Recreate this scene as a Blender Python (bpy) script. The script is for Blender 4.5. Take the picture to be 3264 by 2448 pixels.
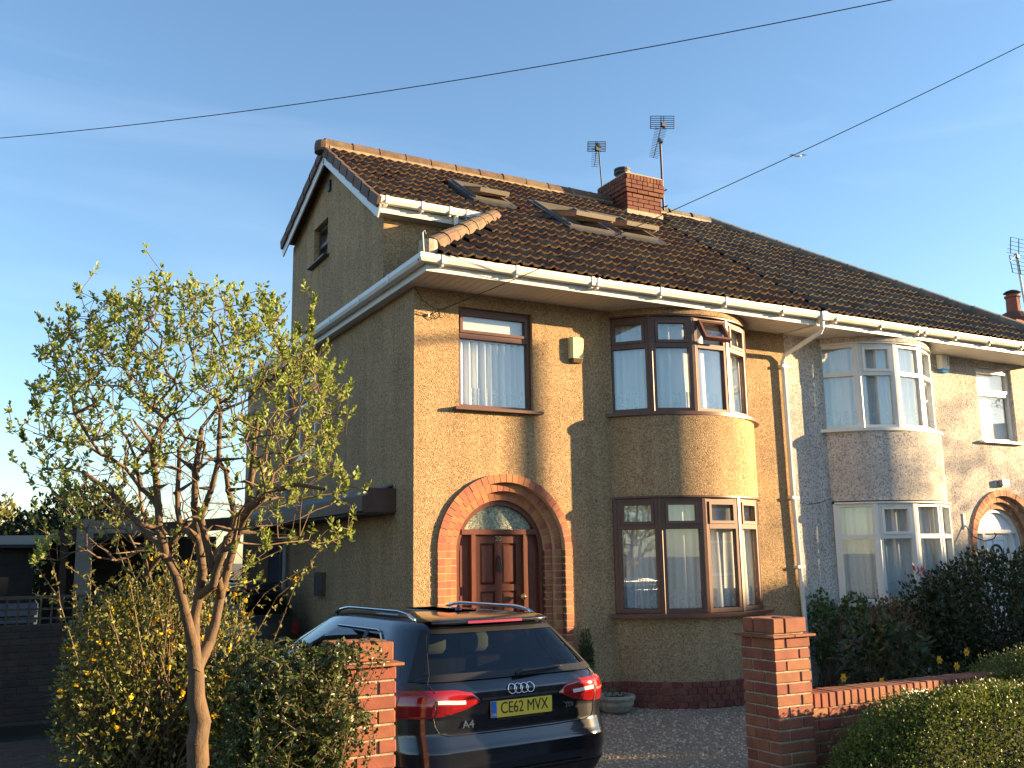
import bpy, bmesh, math, random
import numpy as np
from mathutils import Vector, Matrix
random.seed(7); rng = np.random.default_rng(11)
sc = bpy.context.scene
for o in list(bpy.data.objects): bpy.data.objects.remove(o)
col = sc.collection
R_ = math.radians
# ------------------------------------------------------------------ camera
CP = Vector((-4.168, -9.92, 1.787)); YAW, PIT, ROL, FPX = .502, .180, -.015, 3036.3
_fw = Vector((math.sin(YAW)*math.cos(PIT), math.cos(YAW)*math.cos(PIT), math.sin(PIT)))
_r = Vector((math.cos(YAW), -math.sin(YAW), 0)); _u = _r.cross(_fw)
CR = _r*math.cos(ROL) + _u*math.sin(ROL); CU = _u*math.cos(ROL) - _r*math.sin(ROL)
cam = bpy.data.cameras.new('camera'); co = bpy.data.objects.new('camera', cam); col.objects.link(co)
cam.sensor_width = 36; cam.lens = FPX/3264*36; cam.clip_end = 3000; cam.clip_start = .05
m = Matrix((CR, CU, -_fw)).transposed().to_4x4(); m.translation = CP; co.matrix_world = m
sc.camera = co
def px(x, y, dep):                       # photo pixel at a chosen depth -> point
    return CP + (_fw + CR*((x-1632)/FPX) - CU*((y-1224)/FPX))*dep
# ------------------------------------------------------------------ sky and sun
SUN = Vector((2.18, -1.0, .40)).normalized()
el = math.asin(SUN.z); azi = math.atan2(SUN.x, SUN.y)
w = bpy.data.worlds.new('World'); sc.world = w; w.use_nodes = True
nt = w.node_tree; nt.nodes.clear()
sky = nt.nodes.new('ShaderNodeTexSky'); sky.sky_type = 'NISHITA'; sky.sun_disc = False
sky.sun_elevation = el; sky.sun_rotation = azi; sky.altitude = 0; sky.air_density = 1.0; sky.dust_density = .4; sky.ozone_density = 2.6
bg = nt.nodes.new('ShaderNodeBackground'); out = nt.nodes.new('ShaderNodeOutputWorld')
tc = nt.nodes.new('ShaderNodeTexCoord'); mp = nt.nodes.new('ShaderNodeMapping'); mp.inputs['Scale'].default_value = (1.2, 3.6, 9.0); mp.inputs['Rotation'].default_value = (.25, .35, .6)
nz = nt.nodes.new('ShaderNodeTexNoise'); nz.inputs['Scale'].default_value = 1.4; nz.inputs['Detail'].default_value = 9; nz.inputs['Distortion'].default_value = .6
rp = nt.nodes.new('ShaderNodeValToRGB'); rp.color_ramp.elements[0].position = .52; rp.color_ramp.elements[0].color = (0, 0, 0, 1); rp.color_ramp.elements[1].position = .80; rp.color_ramp.elements[1].color = (.05, .05, .05, 1)
mx = nt.nodes.new('ShaderNodeMixRGB'); mx.inputs['Color2'].default_value = (6.0, 6.2, 6.6, 1)
L = nt.links.new
L(tc.outputs['Generated'], mp.inputs['Vector']); L(mp.outputs[0], nz.inputs['Vector']); L(nz.outputs['Fac'], rp.inputs['Fac'])
L(rp.outputs['Color'], mx.inputs['Fac']); L(sky.outputs[0], mx.inputs['Color1']); L(mx.outputs[0], bg.inputs['Color'])
bg.inputs['Strength'].default_value = .085; L(bg.outputs[0], out.inputs['Surface'])
sl = bpy.data.lights.new('sun', 'SUN'); sl.energy = 5.0; sl.angle = R_(.53); sl.color = (1.0, .70, .36)
so = bpy.data.objects.new('sun', sl); col.objects.link(so); so.rotation_euler = SUN.to_track_quat('Z', 'Y').to_euler(); so.location = (20, -20, 30)
sc.render.engine = 'CYCLES'
vs = sc.view_settings; vs.view_transform = 'Standard'; vs.look = 'None'; vs.gamma = 1; vs.use_curve_mapping = False; vs.exposure = 2.12
# ------------------------------------------------------------------ object helpers
ORG = {}
def org(p): return ORG.get(p.name, Vector((0, 0, 0))) if p else Vector((0, 0, 0))
def tag(o, label, cat, group=None):
    o['label'] = label; o['category'] = cat
    if group: o['group'] = group
    return o
def thing(name, label, cat, loc=(0, 0, 0), group=None, local=False, rz=0):
    o = bpy.data.objects.new(name, None); col.objects.link(o); o.location = loc; o.rotation_euler = (0, 0, rz); o.empty_display_size = .2
    ORG[o.name] = Vector((0, 0, 0)) if local else Vector(loc)
    return tag(o, label, cat, group)
def link(name, me, mat, parent, loc=None, rot=None):
    if mat and not me.materials: me.materials.append(mat)
    o = bpy.data.objects.new(name, me); col.objects.link(o)
    if parent:
        o.parent = parent; ORG[o.name] = org(parent)
    if loc is not None: o.location = Vector(loc) - org(parent)
    if rot is not None: o.rotation_euler = rot
    return o
def mk(name, v, f, mat, parent=None, smooth=False, kind=None):
    og = org(parent)
    me = bpy.data.meshes.new(name)
    me.from_pydata([tuple(Vector(q)-og) for q in v], [], f)
    if smooth: me.polygons.foreach_set('use_smooth', [True]*len(me.polygons))
    me.update()
    o = link(name, me, mat, parent)
    if kind: o['kind'] = kind
    return o
def mknp(name, v, f, mat, parent=None, kind=None, smooth=False):     # numpy: v (n,3), f (m,3|4)
    og = np.array(org(parent)); v = np.asarray(v, float) - og
    me = bpy.data.meshes.new(name); n = f.shape[1]
    me.vertices.add(len(v)); me.vertices.foreach_set('co', v.ravel())
    me.loops.add(f.size); me.loops.foreach_set('vertex_index', f.ravel().astype(np.int32))
    me.polygons.add(len(f)); me.polygons.foreach_set('loop_start', np.arange(0, f.size, n, dtype=np.int32))
    try: me.polygons.foreach_set('loop_total', np.full(len(f), n, dtype=np.int32))
    except Exception: pass
    if smooth: me.polygons.foreach_set('use_smooth', np.ones(len(f), dtype=bool))
    me.update(calc_edges=True); me.validate()
    o = link(name, me, mat, parent)
    if kind: o['kind'] = kind
    return o
class MB:
    def __init__(s): s.v = []; s.f = []
    def add(s, v, f):
        b = len(s.v); s.v += [Vector(q) for q in v]; s.f += [tuple(i+b for i in q) for q in f]; return s
    def box(s, x0, x1, y0, y1, z0, z1):
        return s.add([(x0,y0,z0),(x1,y0,z0),(x1,y1,z0),(x0,y1,z0),(x0,y0,z1),(x1,y0,z1),(x1,y1,z1),(x0,y1,z1)], [(0,3,2,1),(4,5,6,7),(0,1,5,4),(1,2,6,5),(2,3,7,6),(3,0,4,7)])
    def obox(s, F, a0, a1, b0, b1, z0, z1, ch=0):     # F maps (a,b,z)->world ; b outward
        if ch:
            p = [(a0,b0),(a1,b0),(a1,b1-ch),(a1-ch,b1),(a0+ch,b1),(a0,b1-ch)]
            v = [F(a,b,z) for z in (z0,z1) for a,b in p]
            return s.add(v, [tuple(range(6))[::-1], tuple(range(6,12))] + [(i,(i+1)%6,6+(i+1)%6,6+i) for i in range(6)])
        v = [F(*q) for q in ((a0,b0,z0),(a1,b0,z0),(a1,b1,z0),(a0,b1,z0),(a0,b0,z1),(a1,b0,z1),(a1,b1,z1),(a0,b1,z1))]
        return s.add(v, [(0,3,2,1),(4,5,6,7),(0,1,5,4),(1,2,6,5),(2,3,7,6),(3,0,4,7)])
    def beam(s, a, b, wx, wz, up=(0,0,1)):
        a, b = Vector(a), Vector(b); d = (b-a).normalized(); sd = d.cross(Vector(up)).normalized(); u = sd.cross(d)
        v = [p+sd*i*wx/2+u*j*wz/2 for p in (a,b) for i,j in ((-1,-1),(1,-1),(1,1),(-1,1))]
        return s.add(v, [(0,3,2,1),(4,5,6,7),(0,1,5,4),(1,2,6,5),(2,3,7,6),(3,0,4,7)])
    def prism(s, poly, F, b0, b1):                     # poly (a,z) ; F(a,b,z)
        n = len(poly); v = [F(a,b0,z) for a,z in poly] + [F(a,b1,z) for a,z in poly]
        return s.add(v, [tuple(range(n)), tuple(range(n,2*n))[::-1]] + [(i,n+i,n+(i+1)%n,(i+1)%n) for i in range(n)])
    def tube(s, pts, r, n=8, cap=True):
        pts = [Vector(p) for p in pts]; rr = r if isinstance(r,(list,tuple)) else [r]*len(pts); b = len(s.v)
        up = Vector((0,0,1)); prev = None
        for i, p in enumerate(pts):
            d = (pts[min(i+1,len(pts)-1)]-pts[max(i-1,0)]).normalized()
            if prev is None: a = d.cross(up if abs(d.z)<.9 else Vector((1,0,0))).normalized()
            else: a = (prev - d*prev.dot(d)).normalized()
            prev = a; c = d.cross(a)
            for k in range(n):
                t = 2*math.pi*k/n; s.v.append(p + (a*math.cos(t)+c*math.sin(t))*rr[i])
        for i in range(len(pts)-1):
            for k in range(n): s.f.append((b+i*n+k, b+i*n+(k+1)%n, b+(i+1)*n+(k+1)%n, b+(i+1)*n+k))
        if cap: s.f.append(tuple(b+k for k in range(n))[::-1]); s.f.append(tuple(b+(len(pts)-1)*n+k for k in range(n)))
        return s
    def lathe(s, c, prof, n=20, close=True):
        b = len(s.v); c = Vector(c)
        for r, z in prof:
            for k in range(n):
                t = 2*math.pi*k/n; s.v.append(c+Vector((r*math.cos(t), r*math.sin(t), z)))
        for i in range(len(prof)-1):
            for k in range(n): s.f.append((b+i*n+k, b+i*n+(k+1)%n, b+(i+1)*n+(k+1)%n, b+(i+1)*n+k))
        if close: s.f.append(tuple(b+k for k in range(n))[::-1]); s.f.append(tuple(b+(len(prof)-1)*n+k for k in range(n)))
        return s
    def grid(s, fn, nu, nv):
        b = len(s.v)
        for j in range(nv+1):
            for i in range(nu+1): s.v.append(Vector(fn(i/nu, j/nv)))
        for j in range(nv):
            for i in range(nu): s.f.append((b+j*(nu+1)+i, b+j*(nu+1)+i+1, b+(j+1)*(nu+1)+i+1, b+(j+1)*(nu+1)+i))
        return s
    def build(s, name, mat, parent=None, smooth=False, kind=None): return mk(name, s.v, s.f, mat, parent, smooth, kind)
def W3(a, b, z): return Vector((a, -b, z))            # front-wall frame: b outward = -y
def facetF(A, B):
    A, B = Vector((A[0],A[1],0)), Vector((B[0],B[1],0)); u = (B-A).normalized(); n = Vector((u.y,-u.x,0))
    return (lambda a,b,z: A+u*a+n*b+Vector((0,0,z))), (B-A).length
_bc = {}
def brick_mesh(l, d, h, mat, c=.005):
    k = (round(l,3), round(d,3), round(h,3), mat.name)
    if k in _bc: return _bc[k]
    bm = bmesh.new(); bmesh.ops.create_cube(bm, size=1)
    for v in bm.verts: v.co = Vector((v.co.x*l, v.co.y*d, v.co.z*h))
    bmesh.ops.bevel(bm, geom=bm.edges[:], offset=c, segments=1, affect='EDGES')
    me = bpy.data.meshes.new('brick'); bm.to_mesh(me); bm.free(); me.materials.append(mat); _bc[k] = me
    return me
def text_mesh(s, size, depth, name, mat, parent, loc, rot, xs=1.0, bold=0.0):
    cu = bpy.data.curves.new('t', 'FONT'); cu.body = s; cu.size = size; cu.extrude = depth; cu.align_x = 'CENTER'; cu.align_y = 'CENTER'; cu.offset = bold
    to = bpy.data.objects.new('t', cu); col.objects.link(to)
    me = bpy.data.meshes.new_from_object(to.evaluated_get(bpy.context.evaluated_depsgraph_get()))
    bpy.data.objects.remove(to)
    for v in me.vertices: v.co.x *= xs
    me.materials.clear(); me.materials.append(mat)
    return link(name, me, mat, parent, loc, rot)
# ------------------------------------------------------------------ materials
MATS = {}
def ramp(nt, stops):
    r = nt.nodes.new('ShaderNodeValToRGB'); e = r.color_ramp.elements
    while len(e) < len(stops): e.new(.5)
    for k, (p, c) in enumerate(stops): e[k].position = p; e[k].color = (*c, 1)
    return r
def M(name, colr, rough=.6, metal=0, var=0, scale=5, bump=0, bscale=60, spec=.5, orand=0, coat=0, stretch=None, col2=None, irand=0, trans=0):
    if name in MATS: return MATS[name]
    m = bpy.data.materials.new(name); m.use_nodes = True; nt = m.node_tree; L = nt.links.new
    b = nt.nodes['Principled BSDF']; b.inputs['Roughness'].default_value = rough; b.inputs['Metallic'].default_value = metal; b.inputs['Specular IOR Level'].default_value = spec
    b.inputs['Coat Weight'].default_value = coat; b.inputs['Coat Roughness'].default_value = .04
    b.inputs['Base Color'].default_value = (*colr, 1)
    geo = nt.nodes.new('ShaderNodeNewGeometry'); vec = geo.outputs['Position']
    if stretch:
        mp = nt.nodes.new('ShaderNodeMapping'); mp.inputs['Scale'].default_value = stretch; L(vec, mp.inputs[0]); vec = mp.outputs[0]
    cur = None
    if var:
        n = nt.nodes.new('ShaderNodeTexNoise'); n.inputs['Scale'].default_value = scale; n.inputs['Detail'].default_value = 6; n.inputs['Roughness'].default_value = .65; L(vec, n.inputs['Vector'])
        lo = tuple(max(0, c*(1-var)) for c in colr); hi = col2 or tuple(min(1, c*(1+var)) for c in colr)
        r = ramp(nt, [(.3, lo), (.7, hi)]); L(n.outputs['Fac'], r.inputs['Fac']); cur = r.outputs['Color']
    if orand or irand:
        src = nt.nodes.new('ShaderNodeObjectInfo').outputs['Random'] if orand else geo.outputs['Random Per Island']
        a = orand or irand
        mr = nt.nodes.new('ShaderNodeMapRange'); mr.inputs['To Min'].default_value = 1-a; mr.inputs['To Max'].default_value = 1+a; L(src, mr.inputs['Value'])
        mm = nt.nodes.new('ShaderNodeVectorMath'); mm.operation = 'SCALE'
        if cur: L(cur, mm.inputs[0])
        else: mm.inputs[0].default_value = colr
        L(mr.outputs[0], mm.inputs['Scale']); cur = mm.outputs[0]
        hs = nt.nodes.new('ShaderNodeHueSaturation'); m2 = nt.nodes.new('ShaderNodeMath'); m2.operation = 'MULTIPLY_ADD'; m2.inputs[1].default_value = .03; m2.inputs[2].default_value = .485
        L(src, m2.inputs[0]); L(m2.outputs[0], hs.inputs['Hue']); L(cur, hs.inputs['Color']); cur = hs.outputs[0]
    if cur: L(cur, b.inputs['Base Color'])
    if bump:
        n2 = nt.nodes.new('ShaderNodeTexNoise'); n2.inputs['Scale'].default_value = bscale; n2.inputs['Detail'].default_value = 4; L(vec, n2.inputs['Vector'])
        bp = nt.nodes.new('ShaderNodeBump'); bp.inputs['Strength'].default_value = bump; bp.inputs['Distance'].default_value = .01; L(n2.outputs['Fac'], bp.inputs['Height']); L(bp.outputs[0], b.inputs['Normal'])
    if trans:
        t = nt.nodes.new('ShaderNodeBsdfTranslucent'); mxs = nt.nodes.new('ShaderNodeMixShader'); mxs.inputs[0].default_value = trans
        if cur: L(cur, t.inputs['Color'])
        else: t.inputs['Color'].default_value = (*colr, 1)
        L(b.outputs[0], mxs.inputs[1]); L(t.outputs[0], mxs.inputs[2]); L(mxs.outputs[0], nt.nodes['Material Output'].inputs['Surface'])
    MATS[name] = m
    return m
def pebble(name, stops, fleck=None, bump=.55, scale=82):
    m = bpy.data.materials.new(name); m.use_nodes = True; nt = m.node_tree; L = nt.links.new; b = nt.nodes['Principled BSDF']; b.inputs['Roughness'].default_value = .88; b.inputs['Specular IOR Level'].default_value = .25
    g = nt.nodes.new('ShaderNodeNewGeometry'); v = nt.nodes.new('ShaderNodeTexVoronoi'); v.inputs['Scale'].default_value = scale; L(g.outputs['Position'], v.inputs['Vector'])
    sp = nt.nodes.new('ShaderNodeSeparateColor'); L(v.outputs['Color'], sp.inputs[0])
    r = ramp(nt, stops); L(sp.outputs[0], r.inputs['Fac'])
    n = nt.nodes.new('ShaderNodeTexNoise'); n.inputs['Scale'].default_value = 1.3; n.inputs['Detail'].default_value = 7; n.inputs['Roughness'].default_value = .7; L(g.outputs['Position'], n.inputs['Vector'])
    mr = nt.nodes.new('ShaderNodeMapRange'); mr.inputs['From Min'].default_value = .3; mr.inputs['From Max'].default_value = .7; mr.inputs['To Min'].default_value = .80; mr.inputs['To Max'].default_value = 1.12; L(n.outputs['Fac'], mr.inputs['Value'])
    n3 = nt.nodes.new('ShaderNodeTexNoise'); n3.inputs['Scale'].default_value = 26; n3.inputs['Detail'].default_value = 3; L(g.outputs['Position'], n3.inputs['Vector'])
    mr3 = nt.nodes.new('ShaderNodeMapRange'); mr3.inputs['From Min'].default_value = .3; mr3.inputs['From Max'].default_value = .7; mr3.inputs['To Min'].default_value = .85; mr3.inputs['To Max'].default_value = 1.14; L(n3.outputs['Fac'], mr3.inputs['Value'])
    mu = nt.nodes.new('ShaderNodeMath'); mu.operation = 'MULTIPLY'; L(mr.outputs[0], mu.inputs[0]); L(mr3.outputs[0], mu.inputs[1])
    ms = nt.nodes.new('ShaderNodeMapping'); ms.inputs['Scale'].default_value = (7, 7, .35); L(g.outputs['Position'], ms.inputs[0])
    ns = nt.nodes.new('ShaderNodeTexNoise'); ns.inputs['Scale'].default_value = 1; ns.inputs['Detail'].default_value = 5; L(ms.outputs[0], ns.inputs['Vector'])
    rs_ = nt.nodes.new('ShaderNodeMapRange'); rs_.inputs['From Min'].default_value = .35; rs_.inputs['From Max'].default_value = .7; rs_.inputs['To Min'].default_value = 1.05; rs_.inputs['To Max'].default_value = .86; L(ns.outputs['Fac'], rs_.inputs['Value'])
    mu0 = mu; mu = nt.nodes.new('ShaderNodeMath'); mu.operation = 'MULTIPLY'; L(mu0.outputs[0], mu.inputs[0]); L(rs_.outputs[0], mu.inputs[1])
    sc_ = nt.nodes.new('ShaderNodeVectorMath'); sc_.operation = 'SCALE'; L(r.outputs['Color'], sc_.inputs[0]); L(mu.outputs[0], sc_.inputs['Scale']); cur = sc_.outputs[0]
    # sparse dark blemishes
    v2 = nt.nodes.new('ShaderNodeTexVoronoi'); v2.inputs['Scale'].default_value = 1.9; v2.inputs['Randomness'].default_value = 1; L(g.outputs['Position'], v2.inputs['Vector'])
    lt = nt.nodes.new('ShaderNodeMath'); lt.operation = 'LESS_THAN'; lt.inputs[1].default_value = .045; L(v2.outputs['Distance'], lt.inputs[0])
    mm = nt.nodes.new('ShaderNodeMixRGB'); mm.inputs['Color2'].default_value = tuple(.45*c for c in stops[0][1])+(1,); lm = nt.nodes.new('ShaderNodeMath'); lm.operation = 'MULTIPLY'; lm.inputs[1].default_value = .6; L(lt.outputs[0], lm.inputs[0]); L(lm.outputs[0], mm.inputs['Fac']); L(cur, mm.inputs['Color1']); cur = mm.outputs[0]
    if fleck:
        mp = nt.nodes.new('ShaderNodeMapping'); mp.inputs['Scale'].default_value = (1, 1, .8); L(g.outputs['Position'], mp.inputs[0])
        v3 = nt.nodes.new('ShaderNodeTexVoronoi'); v3.inputs['Scale'].default_value = 66; L(mp.outputs[0], v3.inputs['Vector']); s3 = nt.nodes.new('ShaderNodeSeparateColor'); L(v3.outputs['Color'], s3.inputs[0])
        l3 = nt.nodes.new('ShaderNodeMath'); l3.operation = 'LESS_THAN'; l3.inputs[1].default_value = .17; L(s3.outputs[1], l3.inputs[0])
        m3 = nt.nodes.new('ShaderNodeMixRGB'); m3.inputs['Color2'].default_value = (*fleck, 1); L(l3.outputs[0], m3.inputs['Fac']); L(cur, m3.inputs['Color1']); cur = m3.outputs[0]
    L(cur, b.inputs['Base Color'])
    bp = nt.nodes.new('ShaderNodeBump'); bp.inputs['Strength'].default_value = bump; bp.inputs['Distance'].default_value = .012; bp.invert = True; L(v.outputs['Distance'], bp.inputs['Height']); L(bp.outputs[0], b.inputs['Normal'])
    MATS[name] = m; return m
def glass(name, tint=(1, 1, 1), fr=1.5, extra=0.0, rough=0.0, bump=0, bscale=30):
    m = bpy.data.materials.new(name); m.use_nodes = True; nt = m.node_tree; nt.nodes.clear(); L = nt.links.new
    t = nt.nodes.new('ShaderNodeBsdfTransparent'); t.inputs[0].default_value = (*tint, 1); g = nt.nodes.new('ShaderNodeBsdfGlossy'); g.inputs['Roughness'].default_value = rough; g.inputs['Color'].default_value = (.95, .97, 1, 1)
    f0 = ((fr-1)/(fr+1))**2      # Schlick reflectance, same from both faces of the pane
    lw = nt.nodes.new('ShaderNodeLayerWeight'); lw.inputs['Blend'].default_value = .5; f = nt.nodes.new('ShaderNodeMath'); f.operation = 'POWER'; f.inputs[1].default_value = 5; L(lw.outputs['Facing'], f.inputs[0])
    a = nt.nodes.new('ShaderNodeMath'); a.operation = 'MULTIPLY_ADD'; a.inputs[1].default_value = 1-f0; a.inputs[2].default_value = f0+extra; a.use_clamp = True
    x = nt.nodes.new('ShaderNodeMixShader'); o = nt.nodes.new('ShaderNodeOutputMaterial')
    L(f.outputs[0], a.inputs[0]); L(a.outputs[0], x.inputs[0]); L(t.outputs[0], x.inputs[1]); L(g.outputs[0], x.inputs[2]); L(x.outputs[0], o.inputs['Surface'])
    if bump:
        ge = nt.nodes.new('ShaderNodeNewGeometry'); n = nt.nodes.new('ShaderNodeTexNoise'); n.inputs['Scale'].default_value = bscale; L(ge.outputs['Position'], n.inputs['Vector']); bp = nt.nodes.new('ShaderNodeBump'); bp.inputs['Strength'].default_value = bump; bp.inputs['Distance'].default_value = .01
        L(n.outputs[0], bp.inputs['Height']); L(bp.outputs[0], g.inputs['Normal'])
    MATS[name] = m; return m
def net(name):
    m = bpy.data.materials.new(name); m.use_nodes = True; nt = m.node_tree; nt.nodes.clear(); L = nt.links.new
    d = nt.nodes.new('ShaderNodeBsdfDiffuse'); d.inputs[0].default_value = (.90, .89, .86, 1); tl = nt.nodes.new('ShaderNodeBsdfTranslucent'); tl.inputs[0].default_value = (.7, .68, .62, 1); tr = nt.nodes.new('ShaderNodeBsdfTransparent')
    a = nt.nodes.new('ShaderNodeMixShader'); a.inputs[0].default_value = .15; L(d.outputs[0], a.inputs[1]); L(tl.outputs[0], a.inputs[2])
    b = nt.nodes.new('ShaderNodeMixShader'); b.inputs[0].default_value = .94; L(tr.outputs[0], b.inputs[1]); L(a.outputs[0], b.inputs[2])
    o = nt.nodes.new('ShaderNodeOutputMaterial'); L(b.outputs[0], o.inputs['Surface'])
    MATS[name] = m; return m
peb = pebble('ochre_pebbledash', [(0, (.215, .134, .070)), (.3, (.35, .231, .122)), (.7, (.405, .272, .147)), (1, (.51, .365, .215))])
pebN = pebble('pale_pebbledash', [(0, (.44, .395, .35)), (.4, (.53, .48, .43)), (1, (.62, .57, .51))], fleck=(.28, .24, .21), bump=.35)
brk = M('red_brick', (.225, .073, .037), .82, var=.25, scale=9, bump=.25, bscale=120, orand=.13)
brkA = M('orange_brick', (.36, .125, .062), .8, var=.22, scale=8, bump=.2, bscale=120, orand=.14)
brkD = M('plinth_brick', (.20, .055, .035), .75, var=.25, scale=8, bump=.2, bscale=100, orand=.15)
brkC = M('chimney_brick', (.125, .038, .022), .85, var=.3, scale=9, bump=.25, bscale=120, orand=.2)
mort = M('mortar', (.36, .31, .23), .95, var=.35, scale=25, bump=.5, bscale=150)
mortA = M('arch_mortar', (.42, .33, .20), .95, var=.2, scale=25, bump=.3, bscale=150)
tileM = M('roof_tile', (.125, .060, .035), .8, var=.38, scale=13, bump=.3, bscale=90, orand=.24, spec=.25, col2=(.16, .098, .055))
tileN = M('roof_tile_weathered', (.105, .060, .039), .82, var=.45, scale=11, bump=.3, bscale=90, orand=.28, spec=.3, col2=(.15, .115, .083))
tileV = M('verge_tile', (.115, .07, .055), .8, var=.3, scale=14, orand=.15)
ridgeM = M('ridge_tile', (.135, .08, .05), .85, var=.35, scale=6, bump=.3, bscale=60, orand=.12, col2=(.18, .12, .073))
ridgeN = M('ridge_tile_grey', (.14, .12, .10), .9, var=.4, scale=9, bump=.4, bscale=60, orand=.15)
upvc = M('white_plastic', (.66, .65, .62), .35, var=.05, scale=2.5, spec=.5)
upvcD = M('soffit_plastic', (.56, .53, .48), .5, var=.05, scale=2)
gutD = M('gutter_dirty', (.58, .55, .47), .45, var=.18, scale=5)
brown = M('brown_frame', (.105, .043, .030), .42, var=.12, scale=6, spec=.5)
wood = M('door_wood', (.125, .033, .017), .38, var=.28, scale=7, stretch=(5, 5, .8), spec=.5, coat=.15)
dark = M('room_dark', (.09, .08, .07), .9)
room = M('room_wall', (.30, .27, .22), .9)
lead = M('lead', (.12, .13, .145), .55, metal=.2, var=.25, scale=10)
steel = M('galvanised', (.30, .31, .33), .45, metal=.7, var=.15, scale=20)
blackM = M('black_metal', (.025, .026, .03), .5, var=.2, scale=10)
pine = M('pine', (.27, .135, .05), .5, var=.2, scale=12)
alum = M('skylight_alloy', (.17, .15, .12), .45, metal=.3, var=.1, scale=8)
brass = M('brass', (.55, .42, .2), .35, metal=.8)
gls = glass('window_glass', (.97, .98, .98), 1.52, .03)
gls2 = glass('bay_glass', (.94, .96, .97), 1.52, .07)
netM = net('net_fabric')
alarmM = M('alarm_cream', (.72, .60, .30), .45, var=.06, scale=8)
W = 5.778
# ------------------------------------------------------------------ ground
def gz(y): return max(-.10, min(0, .0175*y))
soil = M('soil', (.055, .04, .026), .95, var=.5, scale=9, bump=.8, bscale=40)
grav = M('gravel_bed', (.27, .21, .145), .95, var=.45, scale=60, bump=.9, bscale=140)
asph = M('asphalt', (.05, .05, .052), .9, var=.3, scale=30, bump=.4, bscale=200)
pave = M('paving', (.20, .19, .175), .9, var=.2, scale=8, bump=.3, bscale=90)
def struct(o): o['kind'] = 'structure'; return o
struct(mk('ground', [(-900,-900,-.22),(900,-900,-.22),(900,900,-.22),(-900,900,-.22)], [(0,1,2,3)], M('earth', (.09,.085,.05), .95, var=.4, scale=.4)))
struct(MB().box(-120, 120, -15, -7.6, -.26, -.2).build('road', asph))
struct(MB().box(-120, 120, -7.6, -7.45, -.3, -.09).build('kerb', pave))
struct(MB().box(-120, 120, -7.45, -4.25, -.3, -.10).build('pavement', pave))
def slope_sheet(x0, x1, y0, y1, dz): return [(x0,y0,gz(y0)+dz),(x1,y0,gz(y0)+dz),(x1,y1,gz(y1)+dz),(x0,y1,gz(y1)+dz)]
struct(mk('driveway', slope_sheet(-2.3, 5.3, -4.25, 0, 0)+[(-2.3,0,0),(0,0,0),(0,9,0),(-2.3,9,0)], [(0,1,2,3),(4,5,6,7)], grav))
struct(mk('front_garden', slope_sheet(5.3, 12.4, -4.25, .5, .01)+slope_sheet(-3.9, -2.3, -4.25, 1.5, .012), [(0,1,2,3),(4,5,6,7)], soil))
struct(mk('side_drive', slope_sheet(-8.5, -3.9, -4.25, 14, .002), [(0,1,2,3)], asph))
# loose stones on the drive
stn = M('gravel_stone', (.44, .345, .24), .9, irand=.55)
N = 15000
P = np.column_stack([rng.uniform(-1.9, 5.25, N), rng.uniform(-4.2, -.1, N)])
keep = ~((P[:,1] > -1.9) & (P[:,0] < 0.1)); P = P[keep]; n = len(P)
bz = np.array([gz(y) for y in P[:,1]])
base = np.array([(1,0,0),(-.5,.86,0),(-.5,-.86,0),(0,0,1)], float)
sz = rng.uniform(.008, .021, n); an = rng.uniform(0, 6.28, n)
V = np.empty((n,4,3)); ca, sa = np.cos(an), np.sin(an)
for k in range(4):
    b = base[k]; V[:,k,0] = P[:,0]+sz*(b[0]*ca-b[1]*sa)*rng.uniform(.8,1.3,n); V[:,k,1] = P[:,1]+sz*(b[0]*sa+b[1]*ca); V[:,k,2] = bz+.002+b[2]*sz*.8
Fc = np.array([(0,1,3),(1,2,3),(2,0,3)]); F = (Fc[None]+4*np.arange(n)[:,None,None]).reshape(-1,3)
o = mknp('gravel', V.reshape(-1,3), F, stn, kind='stuff'); tag(o, 'loose pale gravel stones scattered over the driveway', 'gravel')
# ------------------------------------------------------------------ houses
def arc(xl, xr, s, be, N=5, dr=0, flip=None):
    c = (xr-xl)/2; R = (c*c+s*s)/(2*s); th = math.asin(min(1, c/R)); cx, cy = (xl+xr)/2, R-s-be
    pts = []
    for i in range(N+1):
        a = -th+2*th*i/N; pts.append((cx+(R+dr)*math.sin(a), cy-(R+dr)*math.cos(a)))
    if flip is not None: pts = [(2*flip-x, y) for x, y in pts[::-1]]
    return pts
def curve_wall(name, pts, z0, z1, th, mat, parent):
    m = MB(); n = len(pts)
    def inn(i):
        a, b = Vector(pts[max(i-1,0)]), Vector(pts[min(i+1,n-1)]); d = (b-a).normalized(); return Vector(pts[i])+Vector((-d.y, d.x))*th
    I = [inn(i) for i in range(n)]
    nz_ = max(1, int((z1-z0)/.3))
    for i in range(n-1):
        p, q, r, s = pts[i], pts[i+1], I[i+1], I[i]
        m.add([(*p,z0),(*q,z0),(*r,z0),(*s,z0),(*p,z1),(*q,z1),(*r,z1),(*s,z1)], [(0,3,2,1),(4,5,6,7),(2,3,7,6)])
    b = len(m.v); nf = len(m.f)
    for z in (z0, z1): m.v += [Vector((*p, z)) for p in pts]
    m.f += [(b+i, b+i+1, b+n+i+1, b+n+i) for i in range(n-1)]
    o = m.build(name, mat, parent)
    for k in range(nf, len(m.f)): o.data.polygons[k].use_smooth = True
    return o
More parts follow.
